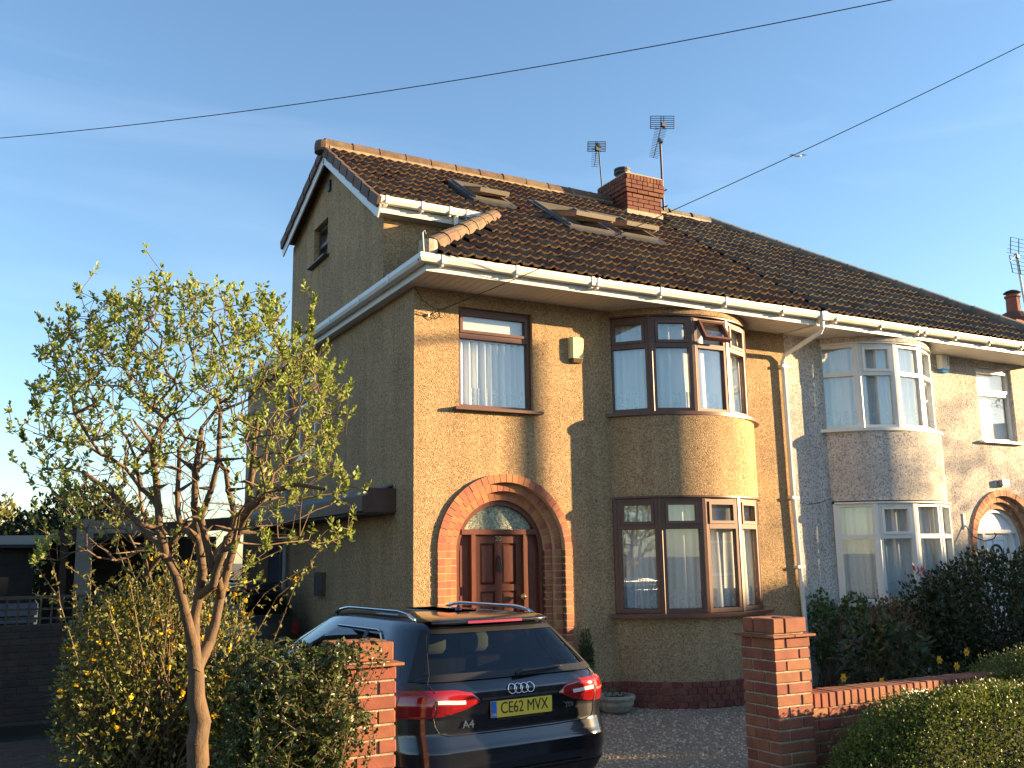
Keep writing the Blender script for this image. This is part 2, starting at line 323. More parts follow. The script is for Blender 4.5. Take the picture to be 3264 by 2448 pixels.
def casement(part, A, B, z0, z1, zt, fm, gm, sash_open=0, top_sash=True, post=.026, sw=.036):
    F, Ln = facetF(A, B); m = MB(); fw = .040
    m.obox(F, post, post+fw, -.06, .012, z0, z1); m.obox(F, Ln-post-fw, Ln-post, -.06, .012, z0, z1)
    m.obox(F, post+fw, Ln-post-fw, -.06, .010, z1-.05, z1); m.obox(F, post+fw, Ln-post-fw, -.06, .010, z0, z0+.05); m.obox(F, post+fw, Ln-post-fw, -.06, .014, zt-.03, zt+.03)
    m.build('frame', fm, part)
    a0, a1 = post+fw+.002, Ln-post-fw-.002
    g = MB(); g.obox(F, a0, a1, -.034, -.028, z0+.05, zt-.03); g.build('pane', gm, part)
    # glazing bead
    if top_sash:
        s = MB(); hz = z1-.048
        if sash_open:
            def G(a, b, z, ang=sash_open):
                dz = z-hz; return F(a, .02+b*math.cos(ang)-dz*math.sin(ang), hz+dz*math.cos(ang)+b*math.sin(ang))
        else: G = lambda a, b, z: F(a, b, z)
        zz0, zz1 = zt+.032, z1-.052
        s.obox(G, a0, a0+sw, -.04, .026, zz0, zz1); s.obox(G, a1-sw, a1, -.04, .026, zz0, zz1); s.obox(G, a0+sw, a1-sw, -.04, .026, zz1-sw, zz1); s.obox(G, a0+sw, a1-sw, -.04, .026, zz0, zz0+sw)
        so_ = s.build('top_sash', fm, part)
        g = MB(); g.obox(G, a0+sw, a1-sw, -.02, -.014, zz0+sw, zz1-sw); g.build('pane', gm, so_ if sash_open else part)
    else:
        g = MB(); g.obox(F, a0, a1, -.034, -.028, zt+.03, z1-.05); g.build('pane', gm, part)
def curtain(name, label, line, z0, z1, amp=.03, wl=.11, scal=.012, group=None, gap=None):
    P = [Vector((*q, 0)) for q in line]; seg = [(P[i+1]-P[i]).length for i in range(len(P)-1)]; T = sum(seg)
    n = int(T/.016); og = P[0]
    o_ = thing(name, label, 'curtain', (P[0].x, P[0].y, z0), group)
    m = MB(); NV = 6; ph = random.uniform(0, 6)
    fr = [random.uniform(.7, 1.3) for _ in range(40)]
    def at(s):
        s = min(max(s, 0), T-1e-6)
        for i, L_ in enumerate(seg):
            if s <= L_: 
                d = (P[i+1]-P[i])/L_; return P[i]+d*s, d
            s -= L_
    for j in range(NV+1):
        for i in range(n+1):
            s = T*i/n; p, d = at(s); nn = Vector((d.y, -d.x, 0)); k = j/NV
            wv = math.sin(s/wl*6.28*(1+.25*math.sin(s*2.1+ph))+ph)+.5*math.sin(s/wl*2.7+ph*2)
            a = amp*(.5+.5*(1-k)+.35)*wv
            z = z0+(z1-z0)*k
            if j == 0: z += scal*abs(math.sin(s/.05*3.14))
            m.v.append(p+nn*a+Vector((0,0,z)))
    for j in range(NV):
        for i in range(n): b = j*(n+1)+i; m.f.append((b, b+1, b+n+2, b+n+1))
    m.build('fabric', netM, o_, smooth=True)
    hem = MB(); hem.grid(lambda u, v: (lambda pd: pd[0]+Vector((pd[1].y,-pd[1].x,0))*(amp*.9*math.sin(u*T/wl*6.28+ph)+.003)+Vector((0,0,z0+.01+v*(.22 if T>.9 else .2))))(at(u*T)), max(8,int(T/.03)), 2)
    hem.build('lace_hem', M('lace', (.80, .79, .74), .9, var=.35, scale=38, trans=.2), o_, smooth=True)
    rl = MB(); rl.tube([*(P[0]+Vector((0,0,z1+.012)),), ] and [p+Vector((0,0,z1+.012)) for p in P], .008, 6); rl.build('rail', upvc, o_)
    return o_
# --- roof geometry
YE, ZE, YR, ZR = -.78, 5.06, 3.44, 7.99
al = math.atan2(ZR-ZE, YR-YE); SLEN = math.hypot(ZR-ZE, YR-YE); ca_, sa_ = math.cos(al), math.sin(al)
def roofp(x, s, n=0): return Vector((x, YE+s*ca_-n*sa_, ZE+s*sa_+n*ca_))
def tile_mesh(mat):
    xs = [0,.022,.042,.060,.078,.098,.172,.192,.210,.228,.248,.30]; hs = [0,0,.022,.032,.022,0,0,.022,.032,.022,0,0]
    v = []; f = []
    for (y, n) in ((0,.048),(.40,.004)):
        for x, h in zip(xs, hs): v.append((x, y, n+h))
    for x, h in zip(xs, hs): v.append((x, .004, .024+h*.85))
    k = len(xs)
    for i in range(k-1): f += [(i, i+1, k+i+1, k+i), (2*k+i, 2*k+i+1, i+1, i)]
    me = bpy.data.meshes.new('tile'); me.from_pydata(v, [], f); me.materials.append(mat); me.update(); return me
SKY = [(1.68,2.24,1.78,2.56), (2.90,3.66,1.17,2.22), (3.84,4.52,1.24,2.20)]     # roof windows x0,x1,y0,y1
GA = SLEN/15
def tiles(roof, x0, cols, inside, mat, tmesh, sx=0):
    for j in range(15):
        for i in range(cols):
            x = x0+.30*i
            s = j*GA-.015; p = roofp(x, s); yc = p.y+.5*GA*ca_; xc = x+.15
            if not inside(xc, yc): continue
            if any(a-.05 < xc < b+.05 and c-.06 < yc < d+.10 for a, b, c, d in SKY): continue
            if 5.18 < xc < 5.98 and yc > 2.85: continue
            o = link('tile', tmesh, mat, roof, roofp(x+random.uniform(-.003,.003), s+random.uniform(-.012,.012), random.uniform(-.005,.006)), (al+random.uniform(-.006,.006), random.uniform(-.006,.006), random.uniform(-.006,.006)))
def half_round(l, r, mat, name='ridge_tile', lap=1.0):
    m = MB(); n = 9
    for x, rr in ((0,r*1.04),(.03,r*1.04),(.031,r),(l,r*.97)):
        for k in range(n): t = math.pi*(k/(n-1)*1.16-.08); m.v.append(Vector((x, -rr*math.cos(t), rr*math.sin(t)-.03)))
    for j in range(3):
        for k in range(n-1): b = j*n+k; m.f.append((b, b+1, b+n+1, b+n))
    m.f.append(tuple(range(n)))
    me = bpy.data.meshes.new(name); me.from_pydata([tuple(q) for q in m.v], [], m.f); me.materials.append(mat); me.update(); return me
def run_tiles(roof, a, b, me, l, name):
    a, b = Vector(a), Vector(b); d = (b-a); n = max(1, round(d.length/l)); rot = d.to_track_quat('X', 'Z').to_euler()
    for i in range(n): link(name, me, None, roof, a+d*(i/n)+Vector((0,0,random.uniform(-.006,.006))), rot)
def gutter(parent, pts, mat, z1, h=.092, wd=.115):
    # channel following polyline of outer-edge points; inward side given by left normal
    m = MB(); prof = [(0,0),(0,-.055),(.02,-h),(wd-.02,-h),(wd,-.055),(wd,0),(wd-.008,0),(wd-.008,-.05),(wd-.025,-h+.01),(.025,-h+.01),(.008,-.05),(.008,0)]
    P = [Vector((*p,0)) for p in pts]; n = len(P); k = len(prof)
    for i in range(n):
        d0 = (P[i]-P[i-1]).normalized() if i else (P[1]-P[0]).normalized(); d1 = (P[i+1]-P[i]).normalized() if i < n-1 else d0
        n0, n1 = Vector((-d0.y,d0.x,0)), Vector((-d1.y,d1.x,0)); b = (n0+n1); b = b/ max(.3, b.dot(n1))
        for (q, z) in prof: m.v.append(P[i]+b*q+Vector((0,0,z1+z)))
    for i in range(n-1):
        for j in range(k): m.f.append((i*k+j, (i+1)*k+j, (i+1)*k+(j+1)%k, i*k+(j+1)%k))
    m.f.append(tuple(range(k))); m.f.append(tuple((n-1)*k+j for j in range(k))[::-1])
    return m.build('gutter', mat, parent)
def clip(parent, x, z1, mat, y=YE):
    m = MB(); m.box(x-.022, x+.022, y-.006, y+.125, z1-.10, z1+.006); m.box(x-.012, x+.012, y+.03, y+.13, z1-.125, z1-.10); m.build('gutter_bracket', mat, parent)
def plinth_bricks(parent, path, z0, n, h=.078, out=.03, mat=brkD):
    # bricks along polyline path (left->right from outside)
    P = [Vector((*p,0)) for p in path]
    for c in range(n):
        s = -(c % 2)*.06; T = sum((P[i+1]-P[i]).length for i in range(len(P)-1)); l = .118
        while s < T-.03:
            mid = min(max(s+l/2, .01), T-.01); q = mid
            for i in range(len(P)-1):
                L_ = (P[i+1]-P[i]).length
                if q <= L_: break
                q -= L_
            d = (P[i+1]-P[i]).normalized(); nn = Vector((d.y,-d.x,0)); pp = P[i]+d*q+nn*(out-.05)
            link('brick', brick_mesh(l-.008, .10, h-.010, mat), mat, parent, (pp.x, pp.y, z0+h*(c+.5)), (0,0,math.atan2(d.y,d.x)))
            s += l
def door_arch(house, cx, mat, sp=1.87, zb=.0):
    part = MB().build('door_arch', mortA, house) if 0 else None
    m = MB(); rings = [(.886,.786,-.035),(.786,.686,.035),(.686,.585,.105)]
    for ro, ri, yf in rings:        # mortar bed behind each ring, jambs included
        poly = [(cx+(ro-.004)*math.cos(math.pi*k/28), sp+(ro-.004)*math.sin(math.pi*k/28)) for k in range(29)]
        inn = [(cx+(ri+.002)*math.cos(math.pi*k/28), sp+(ri+.002)*math.sin(math.pi*k/28)) for k in range(29)]
        for k in range(28): m.prism([poly[k], poly[k+1], inn[k+1], inn[k]], W3, -yf-.006, -.26)
        for sg in (-1, 1):
            a, b = sorted((cx+sg*(ro-.004), cx+sg*(ri+.002))); m.box(a, b, yf+.006, .26, zb, sp)
    part = m.build('door_arch', mortA, house)
    for r_i, (ro, ri, yf) in enumerate(rings):
        nb = int(round(math.pi*(ro+ri)/2/.082)); dep = .12
        for k in range(nb):       # voussoirs: tapered wedges
            t0, t1 = math.pi*(k+.045)/nb, math.pi*(k+.955)/nb; t = (t0+t1)/2
            bm = MB(); dd = [(ri+.003, t0), (ro, t0), (ro, t1), (ri+.003, t1)]
            jy = random.uniform(-.003, .003)
            bm.prism([(cx+r*math.cos(a), sp+r*math.sin(a)) for r, a in dd], W3, -(yf+jy), -(yf+dep))
            bm.build('brick', mat, part)
        nc = int((sp-zb)/.083)
        for c in range(nc):
            z = sp-.083*(c+.5)
            for sg in (-1, 1):
                l = ro-ri-.004
                link('brick', brick_mesh(l, dep, .073, mat, .003), mat, part, (cx+sg*(ri+.002+l/2), yf+dep/2+random.uniform(-.003,.003), z))
    return part
def chimney(house):
    x0, x1, y0, y1 = 5.21, 5.96, 2.90, 3.72; zt = 8.36; zb = 7.2; h = .078
    m = MB().box(x0+.02, x1-.02, y0+.02, y1-.02, zb, zt-.02); part = m.build('chimney', M('chimney_mortar', (.22,.12,.085), .95, var=.3, scale=20), house)
    MB().box(x0-.012, x1+.012, y0-.012, y1+.012, 7.3, 7.72).build('mortar_skirt', mort, part)
    n = 7
    for c in range(n+1):
        z = 7.72+h*(c+.5)
        top = c == n; e = .0
        if c >= n-3: e = .03 if c == n-3 else .045
        a0, a1, b0, b1 = x0-e, x1+e, y0-e, y1+e
        l = .072 if top else (.236 if c % 2 else .118 if c in (n-1,) else .236); hh = .10 if top else h-.01
        if top: z += .012
        for (ax, p0, p1, q) in (('x',a0,a1,b0),('x',a0,a1,b1),('y',b0,b1,a0),('y',b0,b1,a1)):
            s = p0 if (c % 2 == 0) else p0-.118
            while s < p1-.02:
                u0, u1 = max(s, p0), min(s+l, p1)
                if u1-u0 > .03:
                    mid = (u0+u1)/2; me = brick_mesh(u1-u0-.009, .09, hh, brkC, .004); inn = .045
                    if ax == 'x': link('brick', me, brkC, part, (mid, q+(inn if q == b0 else -inn), z))
                    else: link('brick', me, brkC, part, (q+(inn if q == a0 else -inn), mid, z), (0,0,math.pi/2))
                s += l
    MB().box(x0-.02, x1+.02, y0-.02, y1+.02, zt+.0, zt+.035).build('flaunching', mort, part)
    cx_, cy_ = 5.42, 3.30
    pm = MB().lathe((cx_, cy_, zt+.02), [(.115,0),(.105,.10),(.11,.12),(.15,.125),(.155,.15),(.14,.155),(.14,.17),(.15,.175),(.15,.20),(.12,.21),(.05,.215)], 20); pm.v = [Vector((q.x, q.y, zt+.02+(q.z-zt-.02)*1.25)) for q in pm.v]
    pm.build('chimney_pot', M('pot_dark', (.03,.03,.035), .6), part, smooth=False)
def roof_window(house, x0, x1, y0, y1, op):
    s0, s1 = (y0-YE)/ca_, (y1-YE)/ca_; part = MB()
    G = lambda a, b, z: roofp(a, z, b)      # a=x, z=slope distance, b=normal
    fl = .07
    part.obox(G, x0-fl, x0, .0, .075, s0-.12, s1+.08); part.obox(G, x1, x1+fl, .0, .075, s0-.12, s1+.08); part.obox(G, x0, x1, .0, .070, s0-.14, s0); part.obox(G, x0, x1, .0, .07, s1, s1+.08)
    p = part.build('roof_window', M('flashing', (.055,.056,.062), .5, var=.2, scale=12), house)
    f = MB(); t = .045
    f.obox(G, x0, x0+t, -.14, .10, s0, s1); f.obox(G, x1-t, x1, -.14, .10, s0, s1); f.obox(G, x0+t, x1-t, -.14, .095, s0, s0+t); f.obox(G, x0+t, x1-t, -.14, .095, s1-t, s1)
    f.build('frame', alum, p)
    inn = MB(); inn.obox(G, x0+t, x1-t, -.5, -.45, s0-.3, s1+.3); inn.build('unlit_backing', dark, p)  # dark sheet stands for the unlit loft seen through the opening
    sm = (s0+s1)/2+.12
    def H(a, b, z):   # sash rotated about its middle, bottom edge out
        dz = z-sm; return roofp(a, sm+dz*math.cos(op)+b*math.sin(op), .07-dz*math.sin(op)+b*math.cos(op))
    sw = .055; a0, a1, q0, q1 = x0+t+.01, x1-t-.01, s0+.02, s1-.05
    sa = MB(); sa.obox(H, a0, a0+sw, -.05, .02, q0, q1); sa.obox(H, a1-sw, a1, -.05, .02, q0, q1); sa.obox(H, a0+sw, a1-sw, -.05, .02, q0, q0+sw); sa.obox(H, a0+sw, a1-sw, -.05, .02, q1-sw, q1)
    so_ = sa.build('sash', pine, p)
    cl = MB(); cl.obox(H, a0-.012, a0+sw, .021, .034, q0-.01, q1); cl.obox(H, a1-sw, a1+.012, .021, .034, q0-.01, q1); cl.obox(H, a0-.012, a1+.012, -.03, .036, q0-.03, q0-.012); cl.obox(H, a0+sw, a1-sw, .021, .034, q1-sw, q1)
    cl.build('cladding', alum, so_)
    g = MB(); g.obox(H, a0+sw, a1-sw, .0, .006, q0+sw, q1-sw); g.build('pane', gls, so_)

def small_window(house, x0, x1, z0, z1, zt, fm, gm, sillm, sill_out=.09):
    part = MB().obox(W3, x0-.08, x1+.09, -.10, sill_out, z0-.035, z0-.0).build('window', sillm, house)
    A, B = (x0, .07), (x1, .07)
    casement(part, A, B, z0, z1, zt, fm, gm, post=.0)
    return part
def bay(house, xl, xr, s, be, z0, z1, zt, fm, gm, sillm, flip=None, open_i=None, top_open=(True,)*5, sill_dr=.09, head=True):
    poly = arc(xl, xr, s, be, 5, 0, flip)
    part = curve_wall('bay_window', arc(xl-.06, xr+.06, s+.02, be, 20, sill_dr-.02, flip), z0-.05, z0-.004, .22, sillm, house)
    for i in range(5):
        casement(part, poly[i], poly[i+1], z0, z1, zt, fm, gm, sash_open=(R_(28) if i == open_i else 0), top_sash=top_open[i])
    for i in range(6):
        x, y = poly[i]; cxm = sum(p[0] for p in poly)/6
        a, b = Vector(poly[max(i-1,0)]), Vector(poly[min(i+1,5)]); d = (b-a).normalized()
        F = lambda a_, b_, z, x=x, y=y, d=d: Vector((x+d.x*a_+d.y*b_, y+d.y*a_-d.x*b_, z))
        MB().obox(F, -.030, .030, -.07, .014, z0, z1-.0, ch=.008).build('mullion', fm, part)
    if head: curve_wall('head', arc(xl, xr, s, be, 20, .035, flip), z1, z1+.022, .16, sillm, part)
    return part
def build_house(mir, root, P):
    fx = (lambda x: 2*W-x) if mir else (lambda x: x)
    flip = W if mir else None
    def bx(m, x0, x1, *r):
        a, b = sorted((fx(x0), fx(x1))); return m.box(a, b, *r)
    wm = P['wall']; ax, sp, ro = 1.163, 1.87, .884
    F = (lambda a, b, z: Vector((fx(a), -b, z)))
    m = MB(); wl, wr, wb, wt = P['win']
    t = -.25
    bl, br = 2.74, 5.04
    e = .003 if mir else 0
    bx(m, 0, ax-ro, 0, .25, .29, 4.93); bx(m, ax+ro, bl, 0, .25, .29, 4.93); bx(m, br, W-e, 0, .25, .29, 4.93)
    n = 24
    cur = [(ax+ro*math.cos(math.pi*k/n), sp+ro*math.sin(math.pi*k/n)) for k in range(n+1)]
    for k in range(n):
        (a0, z0), (a1, z1) = cur[k], cur[k+1]; poly = [(a0,z0),(a0,wb-.01),(a1,wb-.01),(a1,z1)]
        m.prism(poly if not mir else poly[::-1], F, 0, t)
    bx(m, ax-ro, wl, 0, .25, wb-.01, wt); bx(m, wr, ax+ro, 0, .25, wb-.01, wt); bx(m, ax-ro, ax+ro, 0, .25, wt, 4.93)
    m.build('wall', wm, root)
    # other outer walls
    m = MB()
    bx(m, 0, .25, .25, 7.8, 0, 4.93); bx(m, 0, W-e, 7.8, 8.05, 0, 4.93)
    m.build('side_wall', wm, root)
    m = MB(); bx(m, .25, W-e-.01, .26, 7.8, 2.62, 2.72); bx(m, .25, W-e-.01, .26, 7.8, 4.80, 4.88); bx(m, .25, W-e-.01, .26, 7.8, .05, .12); bx(m, .3, W-e-.01, 3.3, 3.4, .12, 4.8); bx(m, 2.2, 2.3, .26, 3.3, .12, 4.8); bx(m, W-.06, W-e-.01, .26, 3.3, .12, 4.8)
    m.build('interior_wall', room, root)
    # bay walls
    curve_wall('bay_wall', arc(2.70, 5.06, .70, -.01, 28, .0, flip), 2.51, 3.515, .20, wm, root)
    curve_wall('bay_wall', arc(2.70, 5.06, .70, -.01, 28, .0, flip), .30, 1.035, .20, wm, root)
    curve_wall('bay_wall', arc(2.72, 5.06, .69, -.03, 20, .0, flip), P['ub'][1]+.02, 4.905, .20, wm, root)
    fl_ = MB()
    for z in (2.56, 4.88):
        a = arc(2.75, 5.0, .6, 0, 12, 0, flip); k = len(fl_.v); fl_.add([(*q, z) for q in a]+[(a[-1][0], .3, z), (a[0][0], .3, z)], [tuple(range(len(a)+2))])
    fl_.build('bay_ceiling', room, root)
    bay(root, 2.726, 5.063, .668, -.059, P['ub'][0], P['ub'][1], P['ub'][2], P['fm'], gls2, P['sm'], flip, P['open'], P['tops'])
    bay(root, 2.703, 5.022, .665, .028, P['lb'][0], P['lb'][1], P['lb'][2], P['fm'], gls2, P['sm'], flip, None, P['tops'], sill_dr=.11)
    small_window(root, *sorted((fx(wl), fx(wr))), wb, wt, P['wzt'], P['fm'], gls, P['sm'])
    pl = MB(); bx(pl, ax+.89, bl, -.004, .2, 0, .29)
    pp = pl.build('plinth', mort, root)
    bx(MB(), 0, ax-.89, -.004, .2, 0, .29).build('plinth_core', mort, pp); bx(MB(), br, W-e, -.004, .2, 0, .29).build('plinth_core', mort, pp)
    curve_wall('plinth_core', arc(2.70, 5.06, .70, -.01, 24, .006, flip), 0, .298, .15, mort, pp)
    if not mir:
        plinth_bricks(pp, [(.0,0),(ax-.89,0)], -.01, 4, mat=brkD); plinth_bricks(pp, [(ax+.89,0),(2.70,0)], -.01, 4)
        plinth_bricks(pp, arc(2.70, 5.06, .70, -.01, 24, .0), -.01, 4); plinth_bricks(pp, [(5.06,0),(W-.02,0)], -.01, 4)
    door_arch(root, fx(ax), P['arch'])
    # eaves
    XE = -.255
    rf = MB(); hipx = lambda y: XE+(y-YE)
    return fx
def slab(pts, th):
    m = MB(); n = len(pts); nrm = (Vector(pts[1])-Vector(pts[0])).cross(Vector(pts[2])-Vector(pts[0])).normalized()*th
    m.add([Vector(p) for p in pts]+[Vector(p)-nrm for p in pts], [tuple(range(n)), tuple(range(n,2*n))[::-1]]+[(i,n+i,n+(i+1)%n,(i+1)%n) for i in range(n)])
    return m
H1 = thing('semi_detached_house', 'ochre pebbledash semi-detached house with loft gable and brown windows', 'house')
H2 = thing('semi_detached_house', 'pale flecked pebbledash house adjoining on the right with white windows', 'house', (W, 0, 0))
build_house(False, H1, dict(wall=peb, win=(.568,1.572,3.519,4.738), wzt=4.40, ub=(3.567,4.807,4.43), lb=(1.093,2.484,2.13), fm=brown, sm=brown, open=2, tops=(True,)*5, arch=brkA))
build_house(True, H2, dict(wall=pebN, win=(.57,1.50,3.555,4.80), wzt=4.36, ub=(3.555,4.806,4.36), lb=(1.09,2.47,2.0), fm=upvc, sm=upvc, open=None, tops=(False,True,False,False,False), arch=M('neighbour_arch_brick', (.42,.19,.11), .85, var=.3, scale=7, orand=.18)))
# ---- roofs
XE = -.255; XE2 = 2*W+.255
m = slab([(XE,YE+.05,ZE-.035),(W,YE+.05,ZE-.035),(W,YR,ZR-.03),(.0,YR,ZR-.03),(0,1.08,6.33),(1.56,1.08,6.33)], .05)
roof1 = m.build('roof', tileM, H1)
m = slab([(W+.004,YE+.05,ZE-.035),(XE2,YE+.05,ZE-.035),(7.5,YR,ZR-.03),(W+.004,YR,ZR-.03)], .05); roof2 = m.build('roof', tileN, H2)
sd = slab([(XE2,YE,ZE-.03),(XE2,7.9,ZE-.03),(7.5,YR,ZR-.03)], .05); sd.build('side_roof', tileN, H2)
rr = slab([(XE2,7.9,ZE-.03),(W+.004,7.9,ZE-.03),(W+.004,YR,ZR-.03),(7.5,YR,ZR-.03)], .05); rr.build('rear_roof', tileN, H2)
rr = slab([(W,7.9,ZE-.03),(XE,7.9,ZE-.03),(1.9,5.7,6.45),(W,5.7,6.45)], .05); rr.build('rear_roof', tileM, H1)
sd = slab([(XE,7.9,ZE-.03),(XE,1.3,ZE-.03),(.12,1.3,ZE+.23),(.12,7.5,ZE+.23)], .03); sd.build('side_roof', tileM, H1)
sd = slab([(XE,1.3,ZE-.03),(XE,YE+.06,ZE-.03),(1.76,1.27,6.38)], .02); sd.build('hip_slope', tileM, H1)
dr = slab([(0,YR,ZR-.03),(5.3,YR,ZR-.03),(5.3,5.62,7.16),(0,5.62,7.16)], .05); dr.build('dormer_roof', tileM, H1)
tm1, tm2 = tile_mesh(tileM), tile_mesh(tileN)
def in1(x, y):
    if x > W: return False
    if y > .93+.2: return x > 0
    return x > y+.52+.06
tiles(roof1, .0, 20, in1, tileM, tm1)
tiles(roof2, .0+.3*20-.22+.003+.0, 20, lambda x, y: W-.22 < x-.15 and x < 11.0-(y)+.0-.10, tileN, tm2)
rm, rm2 = half_round(.47, .125, ridgeM), half_round(.47, .125, ridgeN)
run_tiles(roof1, (-.06,YR,ZR+.055), (5.2,YR,ZR+.055), rm, .45, 'ridge_tile')
run_tiles(roof2, (5.98,YR,ZR+.045), (7.55,YR,ZR+.03), rm2, .45, 'ridge_tile')
run_tiles(roof2, (7.5,YR,ZR+.03), (XE2-.03,YE+.03,ZE+.07), rm2, .45, 'hip_tile')
run_tiles(roof1, (XE+.20,YE+.20,ZE+.165), (1.62,1.10,6.395), half_round(.40, .12, ridgeM), .38, 'hip_tile')
MB().lathe((XE+.155,YE+.155,ZE-.0), [(.10,0),(.11,.1),(.10,.19),(.03,.2)], 10).build('hip_end', mort, roof1)
MB().beam((XE+.07,YE+.07,ZE), (XE+.04,YE+.04,ZE+.24), .008, .03).tube([(XE+.04,YE+.04,ZE+.24),(XE+.07,YE+.05,ZE+.27),(XE+.09,YE+.07,ZE+.24)], .008, 6).build('hip_iron', steel, roof1)
# mortar bedding under ridge
MB().beam((.0,YR-.10,ZR-.035), (5.2,YR-.10,ZR-.035), .05, .075).build('ridge_mortar', M('ridge_bedding', (.30,.22,.13), .95, var=.4, scale=15), roof1)
MB().beam((5.99,YR-.11,ZR-.04), (7.5,YR-.11,ZR-.04), .05, .08).build('ridge_mortar', mort, roof2)
MB().beam((.1,-.38,5.31), (1.55,1.07,6.315), .16, .10).build('hip_mortar', mort, roof1)
chimney(H1)
for (a, b, c, d), op in zip(SKY, (R_(13), R_(15), R_(14))): roof_window(H1, a, b, c, d, op)
# ---- loft gable
XL = .11; y0, y1 = 1.30, 5.60
gab = [(y0,4.95),(y1,4.95),(y1,7.08),(YR,ZR-.10),(y0,6.30)]
m = MB(); G = lambda a, b, z: Vector((XL-b, a, z))
# wall pieces round the loft window (y 3.68-4.40, z 6.40-7.0)
def yz(poly): m.prism(poly[::-1], G, 0, -.2)
def roofz(y): return ZE+(y-YE)*(ZR-ZE)/(YR-YE)-.11 if y <= YR else ZR-.11+(y-YR)*(7.16-ZR)/(5.62-YR)
yz([(y0,4.95),(3.68,4.95),(3.68,roofz(3.68)),(YR,roofz(YR)),(y0,roofz(y0))]); yz([(3.68,4.95),(4.40,4.95),(4.40,6.38),(3.68,6.38)]); yz([(3.68,7.0),(4.40,7.0),(4.40,roofz(4.4)),(3.68,roofz(3.68))]); yz([(4.40,4.95),(y1,4.95),(y1,roofz(y1)),(4.40,roofz(4.40))])
m.box(XL+.2, 1.75, y0, y0+.12, 5.0, 6.21)
m.box(XL+.2, 5.3, y1-.15, y1, 5.5, 7.06)
m.build('loft_wall', peb, H1)
lw = MB().box(XL-.09, XL+.02, 3.60, 4.48, 6.35, 6.38).build('window', M('dark_sill', (.04,.035,.035), .5), H1)
casement(lw, (XL+.10, 4.40), (XL+.10, 3.68), 6.38, 7.0, 6.70, M('dark_brown_frame', (.07,.04,.032), .45), gls2, post=0, top_sash=False, sw=.03)
MB().box(XL+.2, XL+.23, 3.7, 4.4, 6.38, 7.0).build('blind', M('blind', (.8,.82,.84), .8), lw)  # pale sheet; its tone stands in for sky reflected in the loft window
MB().box(XL-.035, XL+.01, 3.55, 3.65, 7.38, 7.55).build('vent', blackM, H1)
# bargeboards, verge tiles
def vg(y, dn): return Vector((-.045, y, roofz(y)+.11+dn))
b1 = MB().beam(vg(YR,-.155), vg(1.05,-.155), .022, .17).build('bargeboard', upvc, H1)
b2 = MB().beam(vg(5.68,-.155), vg(YR+.01,-.155), .022, .17).build('bargeboard', upvc, H1)
for (ya, yb, n) in ((1.02,YR,8),(5.70,YR,7)):
    for i in range(n):
        a, b = ya+(yb-ya)*i/n, ya+(yb-ya)*(i+1.12)/n
        pa, pb = vg(min(a,5.7),.035), vg(min(b,5.7) if yb > ya else max(b,YR),.012)
        if yb > ya: pb = vg(min(b,YR),.012)
        MB().beam(pa+Vector((-.02,0,-.055)), pb+Vector((-.02,0,-.055)), .05, .15).build('verge_tile', tileV, roof1)
MB().lathe((-.07,YR,ZR-.08), [(.13,0),(.135,.1),(.12,.17),(.05,.2)], 12).build('ridge_end', ridgeM, roof1)
# loft eaves
MB().box(-.03, 1.52, 1.12, 1.30, 6.19, 6.21).build('soffit', upvcD, H1)
MB().box(-.03, 1.50, 1.13, 1.15, 6.19, 6.33).build('fascia', upvc, H1)
gutter(H1, [(-.05,1.015),(1.52,1.015)], upvc, 6.385)
for x in (.05, .55, .95, 1.2): clip(H1, x, 6.385, upvc, 1.015)
MB().tube([(1.05,1.07,6.30),(1.05,1.07,6.20),(1.05,1.07,6.02)], .032, 10).build('downpipe', upvc, H1)
# main eaves: fascia, gutter, soffit boards
MB().box(XE+.115, W, YE+.115, YE+.137, 4.895, 5.03).build('fascia', upvc, H1)
MB().box(XE+.115, XE+.137, YE+.137, 7.9, 4.895, 5.03).build('fascia', upvc, H1)
MB().box(W+.003, XE2-.115, YE+.113, YE+.135, 4.893, 5.028).build('fascia', upvc, H2)
gutter(H1, [(XE,7.9),(XE,YE),(W,YE)], upvc, ZE+.005)
gutter(H2, [(W+.004,YE),(XE2,YE),(XE2,7.9)], gutD, ZE+.003)
for x in (.02, .95, 1.98, 2.06, 3.0, 4.05, 5.05): clip(H1, x, ZE+.005, upvc)
for x in (6.05, 6.95, 7.75, 7.90, 8.6, 9.4, 10.2, 11.0): clip(H2, x, ZE+.003, gutD)
for y in (.2, 1.2, 2.4, 3.6, 5.0):
    MB().box(XE-.006, XE+.125, y-.02, y+.02, ZE-.095, ZE+.01).build('gutter_bracket', upvc, H1)
for hs, x0, x1 in ((H1, XE+.14, W-.01), (H2, W+.01, XE2-.14)):
    sf = MB().box(x0, x1, YE+.14, .0, 4.925, 4.94).build('soffit', upvcD, hs)
    n = int((x1-x0)/.1); bwm = brick_mesh(.0955, -YE-.142, .016, upvcD, .003)
    for i in range(n): link('soffit_board', bwm, upvcD, sf, (x0+.1*(i+.5), (YE+.14)/2, 4.917))
MB().box(XE+.14, 0, 0, 7.9, 4.91, 4.925).build('soffit', upvcD, H1)
# downpipe at party wall
MB().tube([(5.80,-.72,4.97),(5.80,-.72,4.86),(5.80,-.68,4.80),(5.69,-.10,4.58),(5.68,-.055,4.50),(5.70,-.055,2.7),(5.80,-.055,.05)], .034, 12).build('downpipe', upvc, H1)
MB().box(5.745, 5.855, -.80, -.655, 4.95, 5.075).build('outlet', upvc, H1)
for z in (4.42, 2.55, 1.6): MB().box(5.635+.02*(z<3)+.02*(z<2), 5.765+.02*(z<3)+.02*(z<2), -.095, .0, z-.02, z+.02).build('pipe_clip', upvc, H1)
